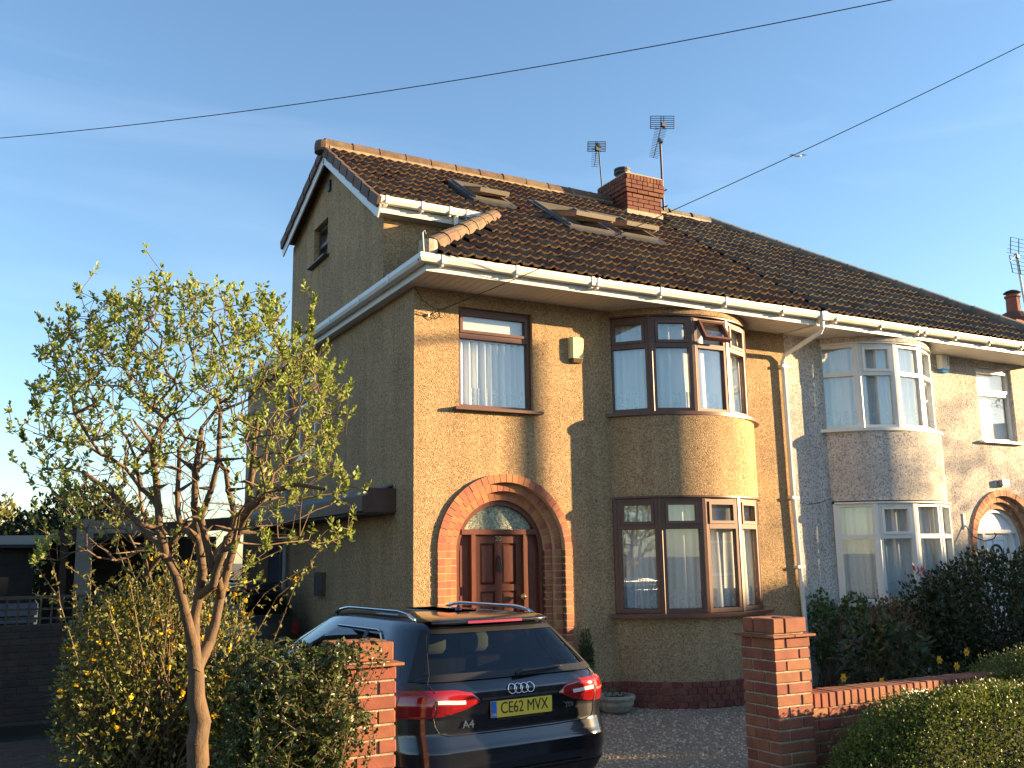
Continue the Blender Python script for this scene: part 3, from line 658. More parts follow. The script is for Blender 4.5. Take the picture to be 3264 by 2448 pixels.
# ---- front door of the ochre house
def front_door(root, cx, fm, dm, panels, glassm, white=False):
    sp = 1.87; r = .583; yd = .15
    m = MB(); n = 24
    for k in range(n):
        t0, t1 = math.pi*k/n, math.pi*(k+1)/n
        m.prism([(cx+r*math.cos(t0),sp+r*math.sin(t0)),(cx+r*math.cos(t1),sp+r*math.sin(t1)),(cx+(r-.055)*math.cos(t1),sp+(r-.055)*math.sin(t1)),(cx+(r-.055)*math.cos(t0),sp+(r-.055)*math.sin(t0))], W3, -yd, -.25)
    for sg in (-1, 1): a, b = sorted((cx+sg*r, cx+sg*(r-.05))); m.box(a, b, yd, .25, 0, sp)
    zt = 2.085
    hw = math.sqrt((r-.05)**2-(zt-sp)**2)
    m.box(cx-hw-.01, cx+hw+.01, yd-.01, .24, zt-.03, zt+.03)
    for sg in (-1, 1): m.box(cx+sg*.345-.028, cx+sg*.345+.028, yd-.004, .24, .1, zt-.03)
    part = m.build('front_door', fm, root)
    # leaf: stiles, rails, raised panels
    d = MB(); x0, x1, z0, z1 = cx-.315, cx+.315, .13, zt-.032; y0, y1 = .195, .24
    st = .075
    d.box(x0, x0+st, y0, y1, z0, z1); d.box(x1-st, x1, y0, y1, z0, z1); d.box(cx-.045, cx+.045, y0, y1, z0, z1)
    rails = [(z1-.10, z1), (1.40, 1.475), (.82, .90), (z0, z0+.16)]
    for a, b in rails: d.box(x0+st, x1-st, y0+.002, y1, a, b)
    d.box(x0+.01, x1-.01, y0+.03, y1-.002, z0, z1)
    leaf = d.build('leaf', dm, part)
    for (pa, pb) in ((rails[1][1], rails[0][0]), (rails[2][1], rails[1][0]), (rails[3][1], rails[2][0])):
        for (xa, xb) in ((x0+st, cx-.045), (cx+.045, x1-st)):
            i = .032; q = MB(); yo = y0+.028; yi = y0+.006
            q.add([(xa+.004,yo,pa+.004),(xb-.004,yo,pa+.004),(xb-.004,yo,pb-.004),(xa+.004,yo,pb-.004),(xa+i,yi,pa+i),(xb-i,yi,pa+i),(xb-i,yi,pb-i),(xa+i,yi,pb-i)], [(4,5,6,7),(0,1,5,4),(1,2,6,5),(2,3,7,6),(3,0,4,7)])
            q.build('door_panel', dm, leaf)
    for sg in (-1, 1):       # side lights: narrow panelled strips
        a, b = sorted((cx+sg*.373, cx+sg*.535)); s_ = MB().box(a, b, .205, .24, .1, zt-.03).build('side_panel', dm, part)
        for (pa, pb) in ((.25,.78),(.88,1.36),(1.46,1.93)): MB().box(a+.035, b-.035, .193, .205, pa, pb).build('panel', dm, s_)
    pts = [(cx+(r-.058)*math.cos(t), sp+(r-.058)*math.sin(t)) for t in [math.pi*k/40 for k in range(41)] if sp+(r-.058)*math.sin(t) > zt+.03]
    pts = [(pts[0][0], zt+.03)]+pts+[(pts[-1][0], zt+.03)]
    MB().prism(pts[::-1], W3, -.20, -.21).build('fanlight', glassm, part)
    return part, leaf
fan = M('obscured_glass', (.12,.16,.12), .22, var=.75, scale=38, bump=.8, bscale=55, spec=.6, col2=(.42,.46,.32))
dpart, leaf = front_door(H1, 1.163, wood, wood, True, fan)
text_mesh('20', .085, .004, 'house_number', brass, dpart, (1.163, .190, 2.005), (R_(90),0,0))
k = MB(); k.tube([(1.455,.195,1.33),(1.455,.13,1.33)], [.014,.014], 10); kb = MB().lathe((0,0,0), [(.012,-.03),(.034,-.012),(.038,.0),(.034,.012),(.012,.03)], 14)
k.add([(1.455+v.x, .118+v.z, 1.33+v.y) for v in kb.v], kb.f); k.build('knob', brass, dpart, smooth=True)
kn = MB().tube([(1.163,.19,1.80),(1.163,.17,1.77),(1.163,.165,1.62)], [.012,.022,.012], 8).tube([(1.14,.17,1.74),(1.137,.155,1.66),(1.163,.15,1.60),(1.189,.155,1.66),(1.186,.17,1.74)], .007, 6); kn.build('knocker', M('iron', (.06,.055,.05), .45, metal=.6), dpart)
MB().box(.45, 1.88, -.12, .26, .0, .11).build('door_step', mort, H1)
# neighbour door: white with fan of light
whd = M('white_door', (.80,.82,.84), .4); d2, l2 = front_door(H2, 2*W-1.163, upvc, whd, True, whd)
MB().add(*(lambda b: (b.v, b.f))(MB().tube([(2*W-1.163+.15*math.cos(t), .19, 1.72+.15*math.sin(t)) for t in np.linspace(0,6.283,24)], .018, 6))).build('round_light', M('wreath', (.035,.04,.025), .8), d2)
# ---- net curtains
C1, C2 = 'net curtains of the ochre house', 'net curtains of the pale house'
curtain('net_curtain', 'white net curtain in single upstairs window of the ochre house', [(.62,.17),(1.53,.17)], 3.56, 4.36, .030, .12)
ins = lambda pl, d: [(x+(sum(p[0] for p in pl)/len(pl)-x)*d*.25, y+d) for x, y in pl]
curtain('net_curtain', 'white net curtain in upstairs bow window of the ochre house', ins(arc(2.78,5.01,.64,-.06,5), .09), 3.61, 4.72, .028, .11)
curtain('net_curtain', 'white net curtain in ground floor bow window of the ochre house', ins(arc(2.76,4.97,.64,.02,5), .09), 1.14, 2.42, .028, .11)
curtain('net_curtain', 'pale net curtain in upstairs bow window of the right hand house', ins(arc(2.78,5.01,.64,-.06,5,0,W), .09), 3.60, 4.75, .016, .09)
curtain('net_curtain', 'pale net curtain in ground floor bow window of the right hand house', ins(arc(2.76,4.97,.64,.02,5,0,W), .09), 1.14, 2.42, .02, .1)
bl_ = tag(MB().box(10.07, 10.97, .17, .185, 3.57, 4.78).build('glare_blind', M('blind_white', (.85,.85,.84), .7)), 'white blind added for the bright glare in single upstairs window of the right hand house', 'blind')  # white blind added behind the pane to stand in for bright sky glare
# frosted top light behind the single window
MB().box(.60, 1.54, .115, .12, 4.43, 4.70).build('frosted_pane', M('frosted', (.62,.62,.56), .35), [o for o in H1.children if o.name.startswith('window')][0])
# ---- side wall details
sw_ = MB().box(-.05, .02, 3.60, 4.56, 3.29, 3.325).build('window', upvc, H1)
# side window is set on the wall face: frame + panes
casement(sw_, (-.012, 4.5), (-.012, 3.68), 3.33, 4.52, 4.12, upvc, M('sky_pane', (.10,.12,.14), .03, spec=1.0), post=0, top_sash=False)
dwp = MB().tube([(-.06,5.0,4.95),(-.06,5.0,.1)], .034, 10).build('downpipe', M('grey_pipe', (.25,.26,.28), .5), H1)
sdr = MB().box(-.02, .02, 5.3, 6.15, .1, 2.1).build('side_door', M('side_door_dark', (.05,.05,.055), .4), H1)
MB().box(-.03, -.02, 5.4, 6.05, 1.15, 1.95).build('pane', M('sky_pane', (.1,.12,.14), .05), sdr)
MB().box(-.06, .0, 3.1, 3.45, 1.3, 1.62).build('meter_box', M('meter_brown', (.08,.06,.05), .6), H1)
# canopy over the side drive
cp = thing('carport', 'brown lean-to carport along the shaded side wall of the ochre house', 'carport', (-.3, .55, 0))
fasc = M('carport_fascia', (.075,.036,.026), .6, var=.2, scale=5)
slab([(-.42,.50,2.52),(0,.62,2.66),(0,6.2,2.66),(-.42,6.2,2.52)], .02).build('roof_sheet', M('carport_felt', (.17,.18,.20), .7, var=.3, scale=8), cp)
MB().beam((-.41,.50,2.42), (-.41,6.2,2.42), .03, .17).build('fascia', fasc, cp)
MB().box(-.40, 0, .52, .55, 2.32, 2.60).build('end_board', fasc, cp)
MB().box(-.39, 0, .56, 6.2, 2.30, 2.33).build('ceiling', M('carport_ceiling', (.06,.05,.045), .9), cp)
slab([(-3.2,6.25,2.28),(-.42,6.25,2.52),(-.42,10.5,2.55),(-3.2,10.5,2.31)], .04).build('roof_sheet', MATS['carport_felt'], cp)
MB().beam((-3.2,6.22,2.19), (-.40,6.22,2.43), .03, .20).build('fascia', fasc, cp)
for x in (-3.1, -1.9): MB().box(x-.05, x+.05, 6.28, 6.38, 0, 2.3).build('post', fasc, cp)
MB().box(-3.2, .0, 10.4, 10.5, 0, 2.3).build('rear_screen', M('screen_dark', (.05,.045,.04), .8), cp)
# ------------------------------------------------------------------ fittings on the houses
def alarm(name, label, x0, x1, z0, z1, t, mat, foot):
    o = thing(name, label, 'alarm box', ((x0+x1)/2, 0, z0))
    i = .03; m = MB(); zb = z0+.05
    pr = [(x0,0),(x1,0),(x1,t-.03),(x1-i,t),(x0+i,t),(x0,t-.03)]
    v = [W3(a,b,z) for z in (zb,z1-.012) for a,b in pr]+[W3(a*.97+(x0+x1)/2*.03, b*.93, z1) for a,b in pr]
    m.add(v, [tuple(range(6)), tuple(range(12,18))[::-1]]+[(k,6+k,6+(k+1)%6,(k+1)%6) for k in range(6)]+[(6+k,12+k,12+(k+1)%6,6+(k+1)%6) for k in range(6)]); m.build('cover', mat, o)
    m = MB(); v = [W3(a,b,zb-.003) for a,b in pr]+[W3(a*.8+(x0+x1)/2*.2, b*.7, z0) for a,b in pr]
    m.add(v, [tuple(range(6)), tuple(range(6,12))[::-1]]+[(k,6+k,6+(k+1)%6,(k+1)%6) for k in range(6)]); m.build('lens', foot, o)
    return o
alarm('alarm_box', 'cream burglar alarm box on the ochre wall beside single window', 2.09, 2.29, 4.18, 4.50, .075, alarmM, M('alarm_base', (.10,.07,.04), .5))
a2 = alarm('alarm_box', 'white alarm box with blue base on the pale flecked wall', 9.10, 9.33, 4.62, 4.90, .08, M('alarm_white', (.82,.82,.80), .4), M('alarm_blue', (.05,.22,.55), .3))
for i in range(4): MB().box(9.255, 9.275, -.083, -.079, 4.855-.04*i, 4.875-.04*i).build('mark', blackM, a2)
def aerial(name, label, base, top, piv, tip, grid_c, gw, gh, mat, nel=16, ew=.12, cat='tv aerial', mr=.016):
    o = thing(name, label, cat, base)
    MB().tube([base, top], mr, 8).build('mast', mat, o)
    piv, tip, gc = Vector(piv), Vector(tip), Vector(grid_c)
    MB().tube([gc, tip], .009, 6).build('boom', mat, o)
    d = (tip-gc); side = d.cross(Vector((0,0,1))).normalized()
    side = CR*1.0 - d.normalized()*CR.dot(d.normalized()); side.normalize()
    for i in range(nel):
        p = gc+d*(.14+.86*i/(nel-1)); wd = ew*(1-.25*i/nel)
        MB().tube([p-side*wd, p+side*wd], .004, 5).build('element', mat, o)
    up = side.cross(d.normalized()).normalized(); up = (up if up.z > 0 else -up); upv = Vector((0,0,1))*.96+CR*.05
    g = MB()
    for i in range(7): z = -gh/2+gh*i/6; g.tube([gc+upv*z-CR*gw/2, gc+upv*z+CR*gw/2], .007, 5)
    for k in (-1, -.12, .12, 1): g.tube([gc-upv*gh/2+CR*gw/2*k, gc+upv*gh/2+CR*gw/2*k], .008, 5)
    g.build('reflector', mat, o)
    MB().box(gc.x-.05, gc.x+.04, gc.y-.06, gc.y, gc.z-.10, gc.z-.02).build('dipole_box', blackM, o)
    MB().beam(piv+Vector((0,-.03,-.05)), piv+Vector((0,.03,.05)), .05, .06).build('clamp', blackM, o)
    return o
am = M('aerial_metal', (.028,.028,.032), .55)
A1 = aerial('tv_aerial', 'taller rooftop aerial on mast at right of brick chimney', (6.16,3.1,7.92), (6.15,3.1,9.26), (6.15,3.1,9.25), (6.08,3.22,8.96), (6.34,3.25,9.72), .44, .26, am, 20, .11, mr=.02)
for z in (7.97, 8.28): MB().tube([(5.93,3.15,z-.03),(6.16,3.1,z),(6.22,3.06,z+.03)], .014, 6).build('bracket', am, A1)
A2 = aerial('tv_aerial', 'smaller rooftop aerial on thin mast behind the chimney', (5.33,3.79,8.05), (5.30,3.86,9.37), (5.30,3.86,9.28), (5.20,3.85,8.86), (5.28,3.88,9.28), .33, .20, am, 9, .085, mr=.013)
MB().tube([(5.33,3.79,8.2),(5.45,3.70,8.2)], .012, 6).build('bracket', am, A2)
# ------------------------------------------------------------------ third house further along (only its chimney clears the roof line)
H3 = thing('detached_house', 'brick chimney house beyond the hipped roof at far right', 'house', (17.6, 1.0, 0))
MB().box(15.2, 21.0, .5, 8.2, 0, 4.9).build('wall', pebN, H3)
m = MB(); m.add([(14.9,0,4.9),(21.3,0,4.9),(21.3,8.6,4.9),(14.9,8.6,4.9),(16.4,4.3,7.1),(19.8,4.3,7.1)], [(0,1,5,4),(1,2,5),(2,3,4,5),(3,0,4),(0,3,2,1)]); m.build('roof', tileN, H3)
fc = MB().box(17.62, 18.9, 4.05, 4.85, 6.4, 7.35).build('chimney', M('far_brick', (.22,.075,.05), .85, var=.3, scale=6), H3)
for i in range(9):
    for j in range(6): link('brick', brick_mesh(.225, .08, .068, brk), brk, fc, (17.62+.12+.236*j-(.1 if i%2 else 0), 4.05+.035, 6.70+.078*i))
    for j in range(3): link('brick', brick_mesh(.225, .08, .068, brk), brk, fc, (17.62+.03, 4.18+.236*j+(.1 if i%2 else 0), 6.70+.078*i), (0,0,math.pi/2))
MB().lathe((18.12,4.40,7.35), [(.42,0),(.40,.12),(.30,.26),(.22,.30)], 20).build('flaunching', M('far_cap', (.13,.05,.035), .85), fc)
MB().lathe((18.12,4.40,7.6), [(.17,0),(.16,.42),(.19,.44),(.19,.48),(.15,.5)], 16).build('chimney_pot', M('pot_red', (.25,.08,.05), .8), fc)
MB().lathe((18.12,4.40,8.14), [(.16,0),(.21,.02),(.14,.07),(.05,.10)], 16).build('cowl', blackM, fc)
A3 = aerial('tv_aerial', 'pale masted aerial above the far chimney at right edge', (18.37,4.2,7.1), (18.16,4.2,9.15), (18.17,4.2,9.1), (17.4,3.9,8.75), (18.17,4.2,9.12), .05, .05, M('mast_pale', (.45,.47,.47), .4, metal=.4), 5, .02, mr=.028)
for dz, tl in ((.22, .10), (-.28, -.04)):
    g = MB()
    for i in range(5): g.tube([(17.86+tl*i/4-.04*(dz>0)*(4-i), 4.15, 9.1+dz+.11*(i-2)), (18.52+tl*i/4, 4.15, 9.1+dz+.11*(i-2))], .007, 4)
    for k in range(3): g.tube([(17.86+.33*k,4.15,9.1+dz-.22),(17.86+.33*k+tl-.02,4.15,9.1+dz+.22)], .012, 4)
    g.build('reflector', blackM, A3)
# ------------------------------------------------------------------ gate pillars and boundary walls
def pillar(name, label, x0, y0, w_, zt, zb):
    o = thing(name, label, 'gate pillar', (x0+w_/2, y0+w_/2, zb)); cap = .105; h = .080; zc = zt-cap-.03
    MB().box(x0+.010, x0+w_-.010, y0+.010, y0+w_-.010, zb, zc).box(x0+.03, x0+w_-.03, y0+.03, y0+w_-.03, zc+.02, zt-.012).build('mortar_core', mort, o)
    n = int((zc-zb)/h)+1; c0 = Vector((x0+w_/2, y0+w_/2, 0)); hd = .105; ln = w_-hd-.010
    def ring(z, hh, ww, alt, mat):
        ln = ww-hd-.010
        for q in range(4):
            ang = q*math.pi/2; sg = 1 if alt else -1
            lx, ly = sg*(-ww/2+ln/2), -ww/2+hd/2
            rr = Matrix.Rotation(ang, 3, 'Z') @ Vector((lx+random.uniform(-.002,.002), ly+random.uniform(-.003,.003), 0))
            link('brick', brick_mesh(ln, hd, hh, mat, .006), mat, o, (c0.x+rr.x, c0.y+rr.y, z), (random.uniform(-.01,.01), random.uniform(-.01,.01), ang+random.uniform(-.008,.008)))
    for c in range(n): ring(zc-h*(c+.5), h-.011, w_, c % 2, brk)
    for i in range(2):
        for j in range(2):
            l = (w_+.075)/2
            link('creasing_tile', brick_mesh(l-.004, l-.004, .017, brk, .003), brk, o, (c0.x+(i-.5)*l, c0.y+(j-.5)*l, zc+.011))
    ring(zt-cap/2, cap, w_-.025, 0, brk)
    return o
pillar('gate_pillar', 'brick gate pillar left of the drive, half hidden by dark shrub', -2.385, -4.60, .35, 1.318, -.10)
pillar('gate_pillar', 'brick gate pillar right of the drive beside the clipped hedge', .872, -4.60, .35, 1.318, -.10)
def garden_wall(name, label, x0, x1, y0, zt, zb, th=.215):
    o = thing(name, label, 'wall', ((x0+x1)/2, y0, zb)); MB().box(x0, x1, y0+.012, y0+th-.012, zb, zt-.08).build('mortar_core', mort, o)
    n = int((zt-.105-zb)/.08); i = 0
    for c in range(n):
        z = zt-.105-.08*(c+.5); x = x0-(c % 2)*.11
        while x < x1-.03:
            a, b = max(x, x0), min(x+.225, x1)
            for yy in (y0+.05, y0+th-.05):
                if yy > y0+.1 and c > 1: continue
                if b-a > .04: link('brick', brick_mesh(b-a-.01, .10, .069, brk, .005), brk, o, ((a+b)/2, yy, z))
            x += .225
    x = x0
    while x < x1-.05: link('coping_brick', brick_mesh(.068, th+.01, .105, brk, .006), brk, o, (x+.037, y0+th/2, zt-.052+random.uniform(-.003,.003)), (random.uniform(-.012,.012), 0, random.uniform(-.02,.02))); x += .078
    return o
garden_wall('boundary_wall', 'low red brick boundary wall with brick-on-edge coping behind the hedge', 1.225, 5.2, -4.52, .755, -.10)
garden_wall('boundary_wall', 'low brick front wall buried under the yellow flowering bush', -3.9, -2.39, -4.52, .62, -.10)
tag(MB().box(2.25, 2.55, -4.535, -4.521, .60, .70).build('name_plaque', M('plaque_white', (.7,.72,.72), .5)), 'small white plaque fixed to the low wall above the hedge', 'plaque')
# ------------------------------------------------------------------ cars
def build_car(root, paint, lev, det=True, plate=None):
    ZL = [l[0] for l in lev]
    def par(z, k): return float(np.interp(z, ZL, [l[k] for l in lev]))
    t0, rcr, rcf, t0f = .66, .36, .75, .55
    def rear(t, z): t = min(abs(t), 1); c = max(0, (t-t0)/(1-t0)); return par(z,2)+.045*t*t+rcr*(1-math.sqrt(max(0,1-c*c)))
    def front(t, z): t = min(abs(t), 1); c = max(0, (t-t0f)/(1-t0f)); return par(z,3)-.12*t*t-rcf*(1-math.sqrt(max(0,1-c*c)))
    tt = [math.sin(k/26*math.pi/2) for k in range(27)]
    def outline(z):
        w_ = par(z,1); ya, yb = rear(1,z), front(1,z)
        pts = [(t*w_, rear(t,z)) for t in tt]+[(w_*(1), ya+(yb-ya)*k/34) for k in range(1,34)]+[(t*w_, front(t,z)) for t in tt[::-1]]
        return pts
    zs = sorted(set(list(np.linspace(ZL[0], 1.34 if ZL[-1] < 1.5 else ZL[-1]-.12, 44))+[l[0] for l in lev]))
    O = [outline(z) for z in zs]; npt = len(O[0])
    # window apertures
    zg0, zg1 = det_z = (1.005, 1.335) if ZL[-1] < 1.5 else (1.02, ZL[-1]-.16)
    wr_b, wr_t = .76*par(zg0,1)/.85*1.04, par(zg1,1)*.86
    def hwg(z): return wr_b+(wr_t-wr_b)*(z-zg0)/(zg1-zg0)
    sw0, sw1 = zg0-.025, zg1-.02
    def syr(z): f = (z-sw0)/(sw1-sw0); return rear(1,z)+.02+.10*max(0,f-.45)**2*4
    def syf(z): return front(1,z)-.03
    def in_glass(x, y, z):
        if zg0+.045 < z < zg1-.03 and abs(x) < hwg(z)-.06 and y < rear(.8,z)+.25: return True
        if sw0+.03 < z < sw1-.03 and syr(z)+.05 < y < syf(z)-.05: return True
        if zg0+.06 < z < zg1-.03 and y > front(.9,z)-.05 and abs(x) < par(z,1)*.8: return True
        for wy in (.98, 3.78):
            if math.hypot(y-wy, z-.33) < .36 and abs(x) > .7: return True
        return False
    V = []; Fb = []
    for sgn in (1, -1):
        b = len(V)
        for o_, z in zip(O, zs): V += [(sgn*x, y, z) for x, y in o_]
        for j in range(len(zs)-1):
            for i in range(npt-1):
                q = (b+j*npt+i, b+j*npt+i+1, b+(j+1)*npt+i+1, b+(j+1)*npt+i)
                c = [sum(V[k][d] for k in q)/4 for d in range(3)]
                if in_glass(*c): continue
                Fb.append(q if sgn > 0 else q[::-1])
    top = len(zs)-1
    cap = [(k) for k in range(top*npt, top*npt+npt)]+[len(V)//2+top*npt+k for k in range(npt-2, 0, -1)]
    Fb.append(tuple(cap))
    bodyo = mk('body', V, Fb, paint, root, smooth=True)
    black = M('car_black', (.012,.012,.014), .45); cg = glass('car_glass', (.22,.25,.25), 1.5, .02) if 'car_glass' not in MATS else MATS['car_glass']
    rub = M('tyre', (.018,.018,.018), .85); rim = M('alloy_rim', (.45,.45,.47), .3, metal=.9); chrome = M('chrome', (.75,.76,.78), .12, metal=1)
    def S(x, z, o=0): return Vector((x, rear(x/par(z,1), z)-o, z+o*.3))
    # rear glass with black border
    g = MB().grid(lambda u, v: (lambda z: S((2*u-1)*(hwg(z)-.055), z, .006))(zg0+.04+v*(zg1-zg0-.065)), 20, 10); g.build('rear_window', cg, root, smooth=True)
    fr = MB()
    def ringpt(s, k):    # s 0..1 round trapezoid; k inset
        per = 4*s; e = int(per) % 4; f = per-int(per); za, zb = zg0+.045*k, zg1-.03*k
        if e == 0: z = za; x = (2*f-1)*(hwg(z)-.065*k)
        elif e == 1: z = za+(zb-za)*f; x = hwg(z)-.065*k
        elif e == 2: z = zb; x = (1-2*f)*(hwg(z)-.065*k)
        else: z = zb+(za-zb)*f; x = -(hwg(z)-.065*k)
        return S(x, z, .009)
    fr.grid(lambda u, v: ringpt(u*.99999, v), 96, 1); fr.build('window_seal', black, root, smooth=True)
    for sg in (1, -1):
        def side(u, v, o=.006):
            z = sw0+v*(sw1-sw0); y = syr(z)+(syf(z)-syr(z))*u; return Vector((sg*(par(z,1)+o), y, z+o*.3))
        MB().grid(side, 24, 8).build('side_window', cg, root, smooth=True)
        ol = [side(0, k/10, .012) for k in range(10, -1, -1)]+[side(k/24, 0, .012) for k in range(1, 25)]
        MB().tube(ol, .009, 6).build('chrome_trim', chrome, root, smooth=True)
        MB().tube([side(0,1,.012)]+[side(k/24, 1, .012) for k in range(1, 25)], .009, 6).build('chrome_trim', chrome, root, smooth=True)
        for yy in (1.02, 1.12, 2.10):
            def pil(u, v, yy=yy): z = sw0+v*(sw1-sw0); y = min(max(yy+(.07*u)+.12*v*(1 if yy<1.5 else -.3), syr(z)), syf(z)); return Vector((sg*(par(z,1)+.010), y, z))
            if yy != 1.12: MB().grid(pil, 2, 8).build('pillar_trim', black, root, smooth=True)
        for wy in (.98, 3.78):
            m = MB(); xo = sg*.895
            prof = [(.20,-.10),(.30,-.105),(.325,-.08),(.325,.08),(.30,.105),(.20,.10)]
            wm = MB().lathe((0,0,0), [(r,z) for r,z in prof], 28, close=False)
            tyre = mk('wheel', [Vector((xo-sg*.11+v.z*1.0*sg, wy+v.x, .325+v.y)) for v in wm.v], wm.f, rub, root, smooth=True)
            wm = MB().lathe((0,0,0), [(.02,.085),(.07,.08),(.19,.06),(.205,.10),(.205,-.10)], 24)
            mk('rim', [Vector((xo-sg*.11+v.z*sg, wy+v.x, .325+v.y)) for v in wm.v], wm.f, rim, tyre, smooth=False)
            MB().tube([(sg*(par(.33+.36*math.sin(t),1)+.0), wy+.365*math.cos(t), .33+.365*math.sin(t)) for t in np.linspace(-.25, 3.39, 22)], .02, 6).build('arch_lip', paint, root, smooth=True)
            mk('arch_liner', [(sg*.60, wy+.42*math.cos(t), .33+.42*math.sin(t)) for t in np.linspace(0,6.28,20)[:-1]], [tuple(range(19))], black, root)
    MB().grid(lambda u, v: (lambda z: Vector(((2*u-1)*par(z,1)*.78, front((2*u-1)*.78, z)+.008, z)))(zg0+.05+v*(zg1-zg0-.07)), 14, 8).build('windscreen', cg, root, smooth=True)
    # cabin
    inn = M('cabin_dark', (.03,.03,.032), .8); MB().box(-.72, .72, .5, 3.3, .25, .62).build('cabin_floor', inn, root)
    seat = M('seat_grey', (.33,.33,.29), .75)
    for (yy, xs) in ((1.35, (-.42,.0,.42)), (2.35, (-.40,.40))):
        for xx in xs:
            s_ = MB(); s_.add(*(lambda b: (b.v,b.f))(MB().lathe((0,0,0), [(.0,-.07),(.10,-.07),(.13,-.03),(.13,.05),(.10,.10),(0,.105)], 14)))
            bk = MB().box(xx-.22, xx+.22, yy, yy+.12, .6, 1.02); so2 = bk.build('seat', inn, root)
            if xx or yy < 2: mk('headrest', [Vector((xx+v.x*1.05, yy+.06+v.y*.42, 1.13+v.z*.95)) for v in s_.v], s_.f, seat, so2, smooth=True)
    MB().box(-.66, .66, .35, 1.3, .86, .875).build('parcel_cover', inn, root)
    # third brake light and spoiler
    zz = zg1+.03
    def sp_(u, v):
        x = (2*u-1)*par(zz,1)*.80; yb = rear(x/par(zz,1), zz)
        prof = [(.12,.035),(-.05,.012),(-.075,-.004),(-.05,-.016),(.06,-.012)]; a, b = prof[min(4,int(round(v*4)))]
        return (x, yb+a, zz+.02+b)
    MB().grid(sp_, 24, 4).build('spoiler', paint, root, smooth=True)
    redl = M('lamp_red', (.24,.007,.009), .12, spec=.7, coat=.6)
    MB().grid(lambda u, v: (lambda x: (x, rear(x/par(zz,1), zz)-.079+.004*v, zz+.008+.018*v))((2*u-1)*.24), 10, 1).build('brake_light', redl, root)
    def Parc(s, z, o=0):     # point at arc length s from the rear centre
        q = outline(z); acc = 0; sg = 1 if s >= 0 else -1; s = abs(s)
        for i in range(len(q)-1):
            l = math.dist(q[i], q[i+1])
            if acc+l >= s and l > 0:
                f = (s-acc)/l; x, y = q[i][0]+(q[i+1][0]-q[i][0])*f, q[i][1]+(q[i+1][1]-q[i][1])*f
                nx, ny = (q[i+1][1]-q[i][1])/l, -(q[i+1][0]-q[i][0])/l
                return Vector((sg*(x+nx*o), y+ny*o, z))
            acc += l
    if det:
        top = ([.34,.40,.52,.72,.95,1.10,1.16],[.872,.925,.952,.958,.955,.945,.925]); bot = ([.34,.46,.62,.80,.98,1.10,1.16],[.862,.815,.785,.772,.780,.810,.86])
        cl = M('lamp_clear', (.72,.62,.60), .1, spec=.8, coat=.6); redd = M('lamp_dark_red', (.16,.006,.008), .15, coat=.6)
        for sg in (1, -1):
            def lampf(u, v, o=.014):
                s = .34+.82*u; a, b = float(np.interp(s,*bot)), float(np.interp(s,*top)); e = min(1, 12*min(u,1-u,v*.6+.02,(1-v)*.6+.02)); return Parc(sg*s, a+(b-a)*v, o*min(1,e*1.6)+.002)
            lo = MB().grid(lampf, 34, 10).build('tail_light', redl, root, smooth=True)
            def ins_(s0, s1, z0, z1, o): return MB().grid(lambda u, v: Parc(sg*(s0+(s1-s0)*u), z0+(z1-z0)*v-.006*math.cos(u*3.1), o), 12, 3)
            ins_(.46, .665, .862, .888, .0185).build('reverse_lens', cl, lo, smooth=True); ins_(.70, .92, .862, .880, .0185).build('indicator_lens', M('lamp_grey', (.28,.10,.10), .1, coat=.6), lo, smooth=True)
            ins_(.56, .67, .80, .852, .0175).build('lower_lens', redd, lo, smooth=True); ins_(.70, 1.05, .795, .85, .0175).build('lower_lens', redd, lo, smooth=True)
            ins_(.676, .686, .775, .955, .0195).build('light_seam', black, lo)
            # tailgate shut line
            MB().tube([Parc(sg*s, z, .003) for s, z in ((.68,.955),(.71,.99))]+[S(sg*.80*par(z,1)*1.0, z, .004) for z in (1.05,1.2,1.3)], .004, 5).build('shut_line', black, root)
            MB().tube([Parc(sg*s, z, .002) for s, z in ((.69,.775),(.68,.72),(.65,.672),(.58,.655),(.3,.65),(0,.65))], .0045, 5).build('shut_line', black, root)
            MB().tube([(sg*.545, .66+1.5*k/16, 1.415+.035*min(1,6*min(k/16,1-k/16))-.02*(k==0)-.02*(k==16)) for k in range(17)], .0155, 8).build('roof_rail', chrome, root, smooth=True)
        MB().grid(lambda u, v: (lambda z: Parc((2*u-1)*1.15, z, .010-.004*v))(.21+.16*v), 40, 4).build('diffuser', black, root, smooth=True)
        MB().grid(lambda u, v: Parc((2*u-1)*.52, .385+.012*v, .012), 30, 1).build('bumper_trim', black, root)
        for sg in (1,-1): MB().tube([(sg*.46-.05,.02,.235),(sg*.46-.055,.30,.24)], .035, 12).tube([(sg*.46+.05,.02,.235),(sg*.46+.055,.30,.24)], .035, 12).build('exhaust', chrome, root)
        # black strip painted as the handle recess shadow; plate, badges
        MB().grid(lambda u, v: S((2*u-1)*.33, .868+.014*v, .010), 20, 1).build('recess_shadow', black, root)
        pl = MB().box(-.26, .26, rear(0,.80)-.024, rear(0,.80)-.012, .745, .856).build('number_plate', M('plate_yellow', (.70,.52,.06), .4), root)
        yp = rear(0,.80)-.0255
        MB().box(-.26, -.217, yp-.0005, yp+.004, .746, .855).build('blue_band', M('plate_blue', (.02,.13,.55), .4), pl)
        tx = M('plate_text', (.015,.015,.015), .5)
        text_mesh('CE62 MVX', .112, .001, 'plate_text', tx, pl, (.020, yp, .803), (R_(90),0,0), .80, 0)
        text_mesh('GB', .026, .001, 'band_text', M('band_yellow', (.75,.6,.1), .5), pl, (-.238, yp-.001, .765), (R_(90),0,0))
        MB().box(-.20, .20, rear(0,.73)-.012, rear(0,.73), .722, .742).build('plate_holder', black, pl)
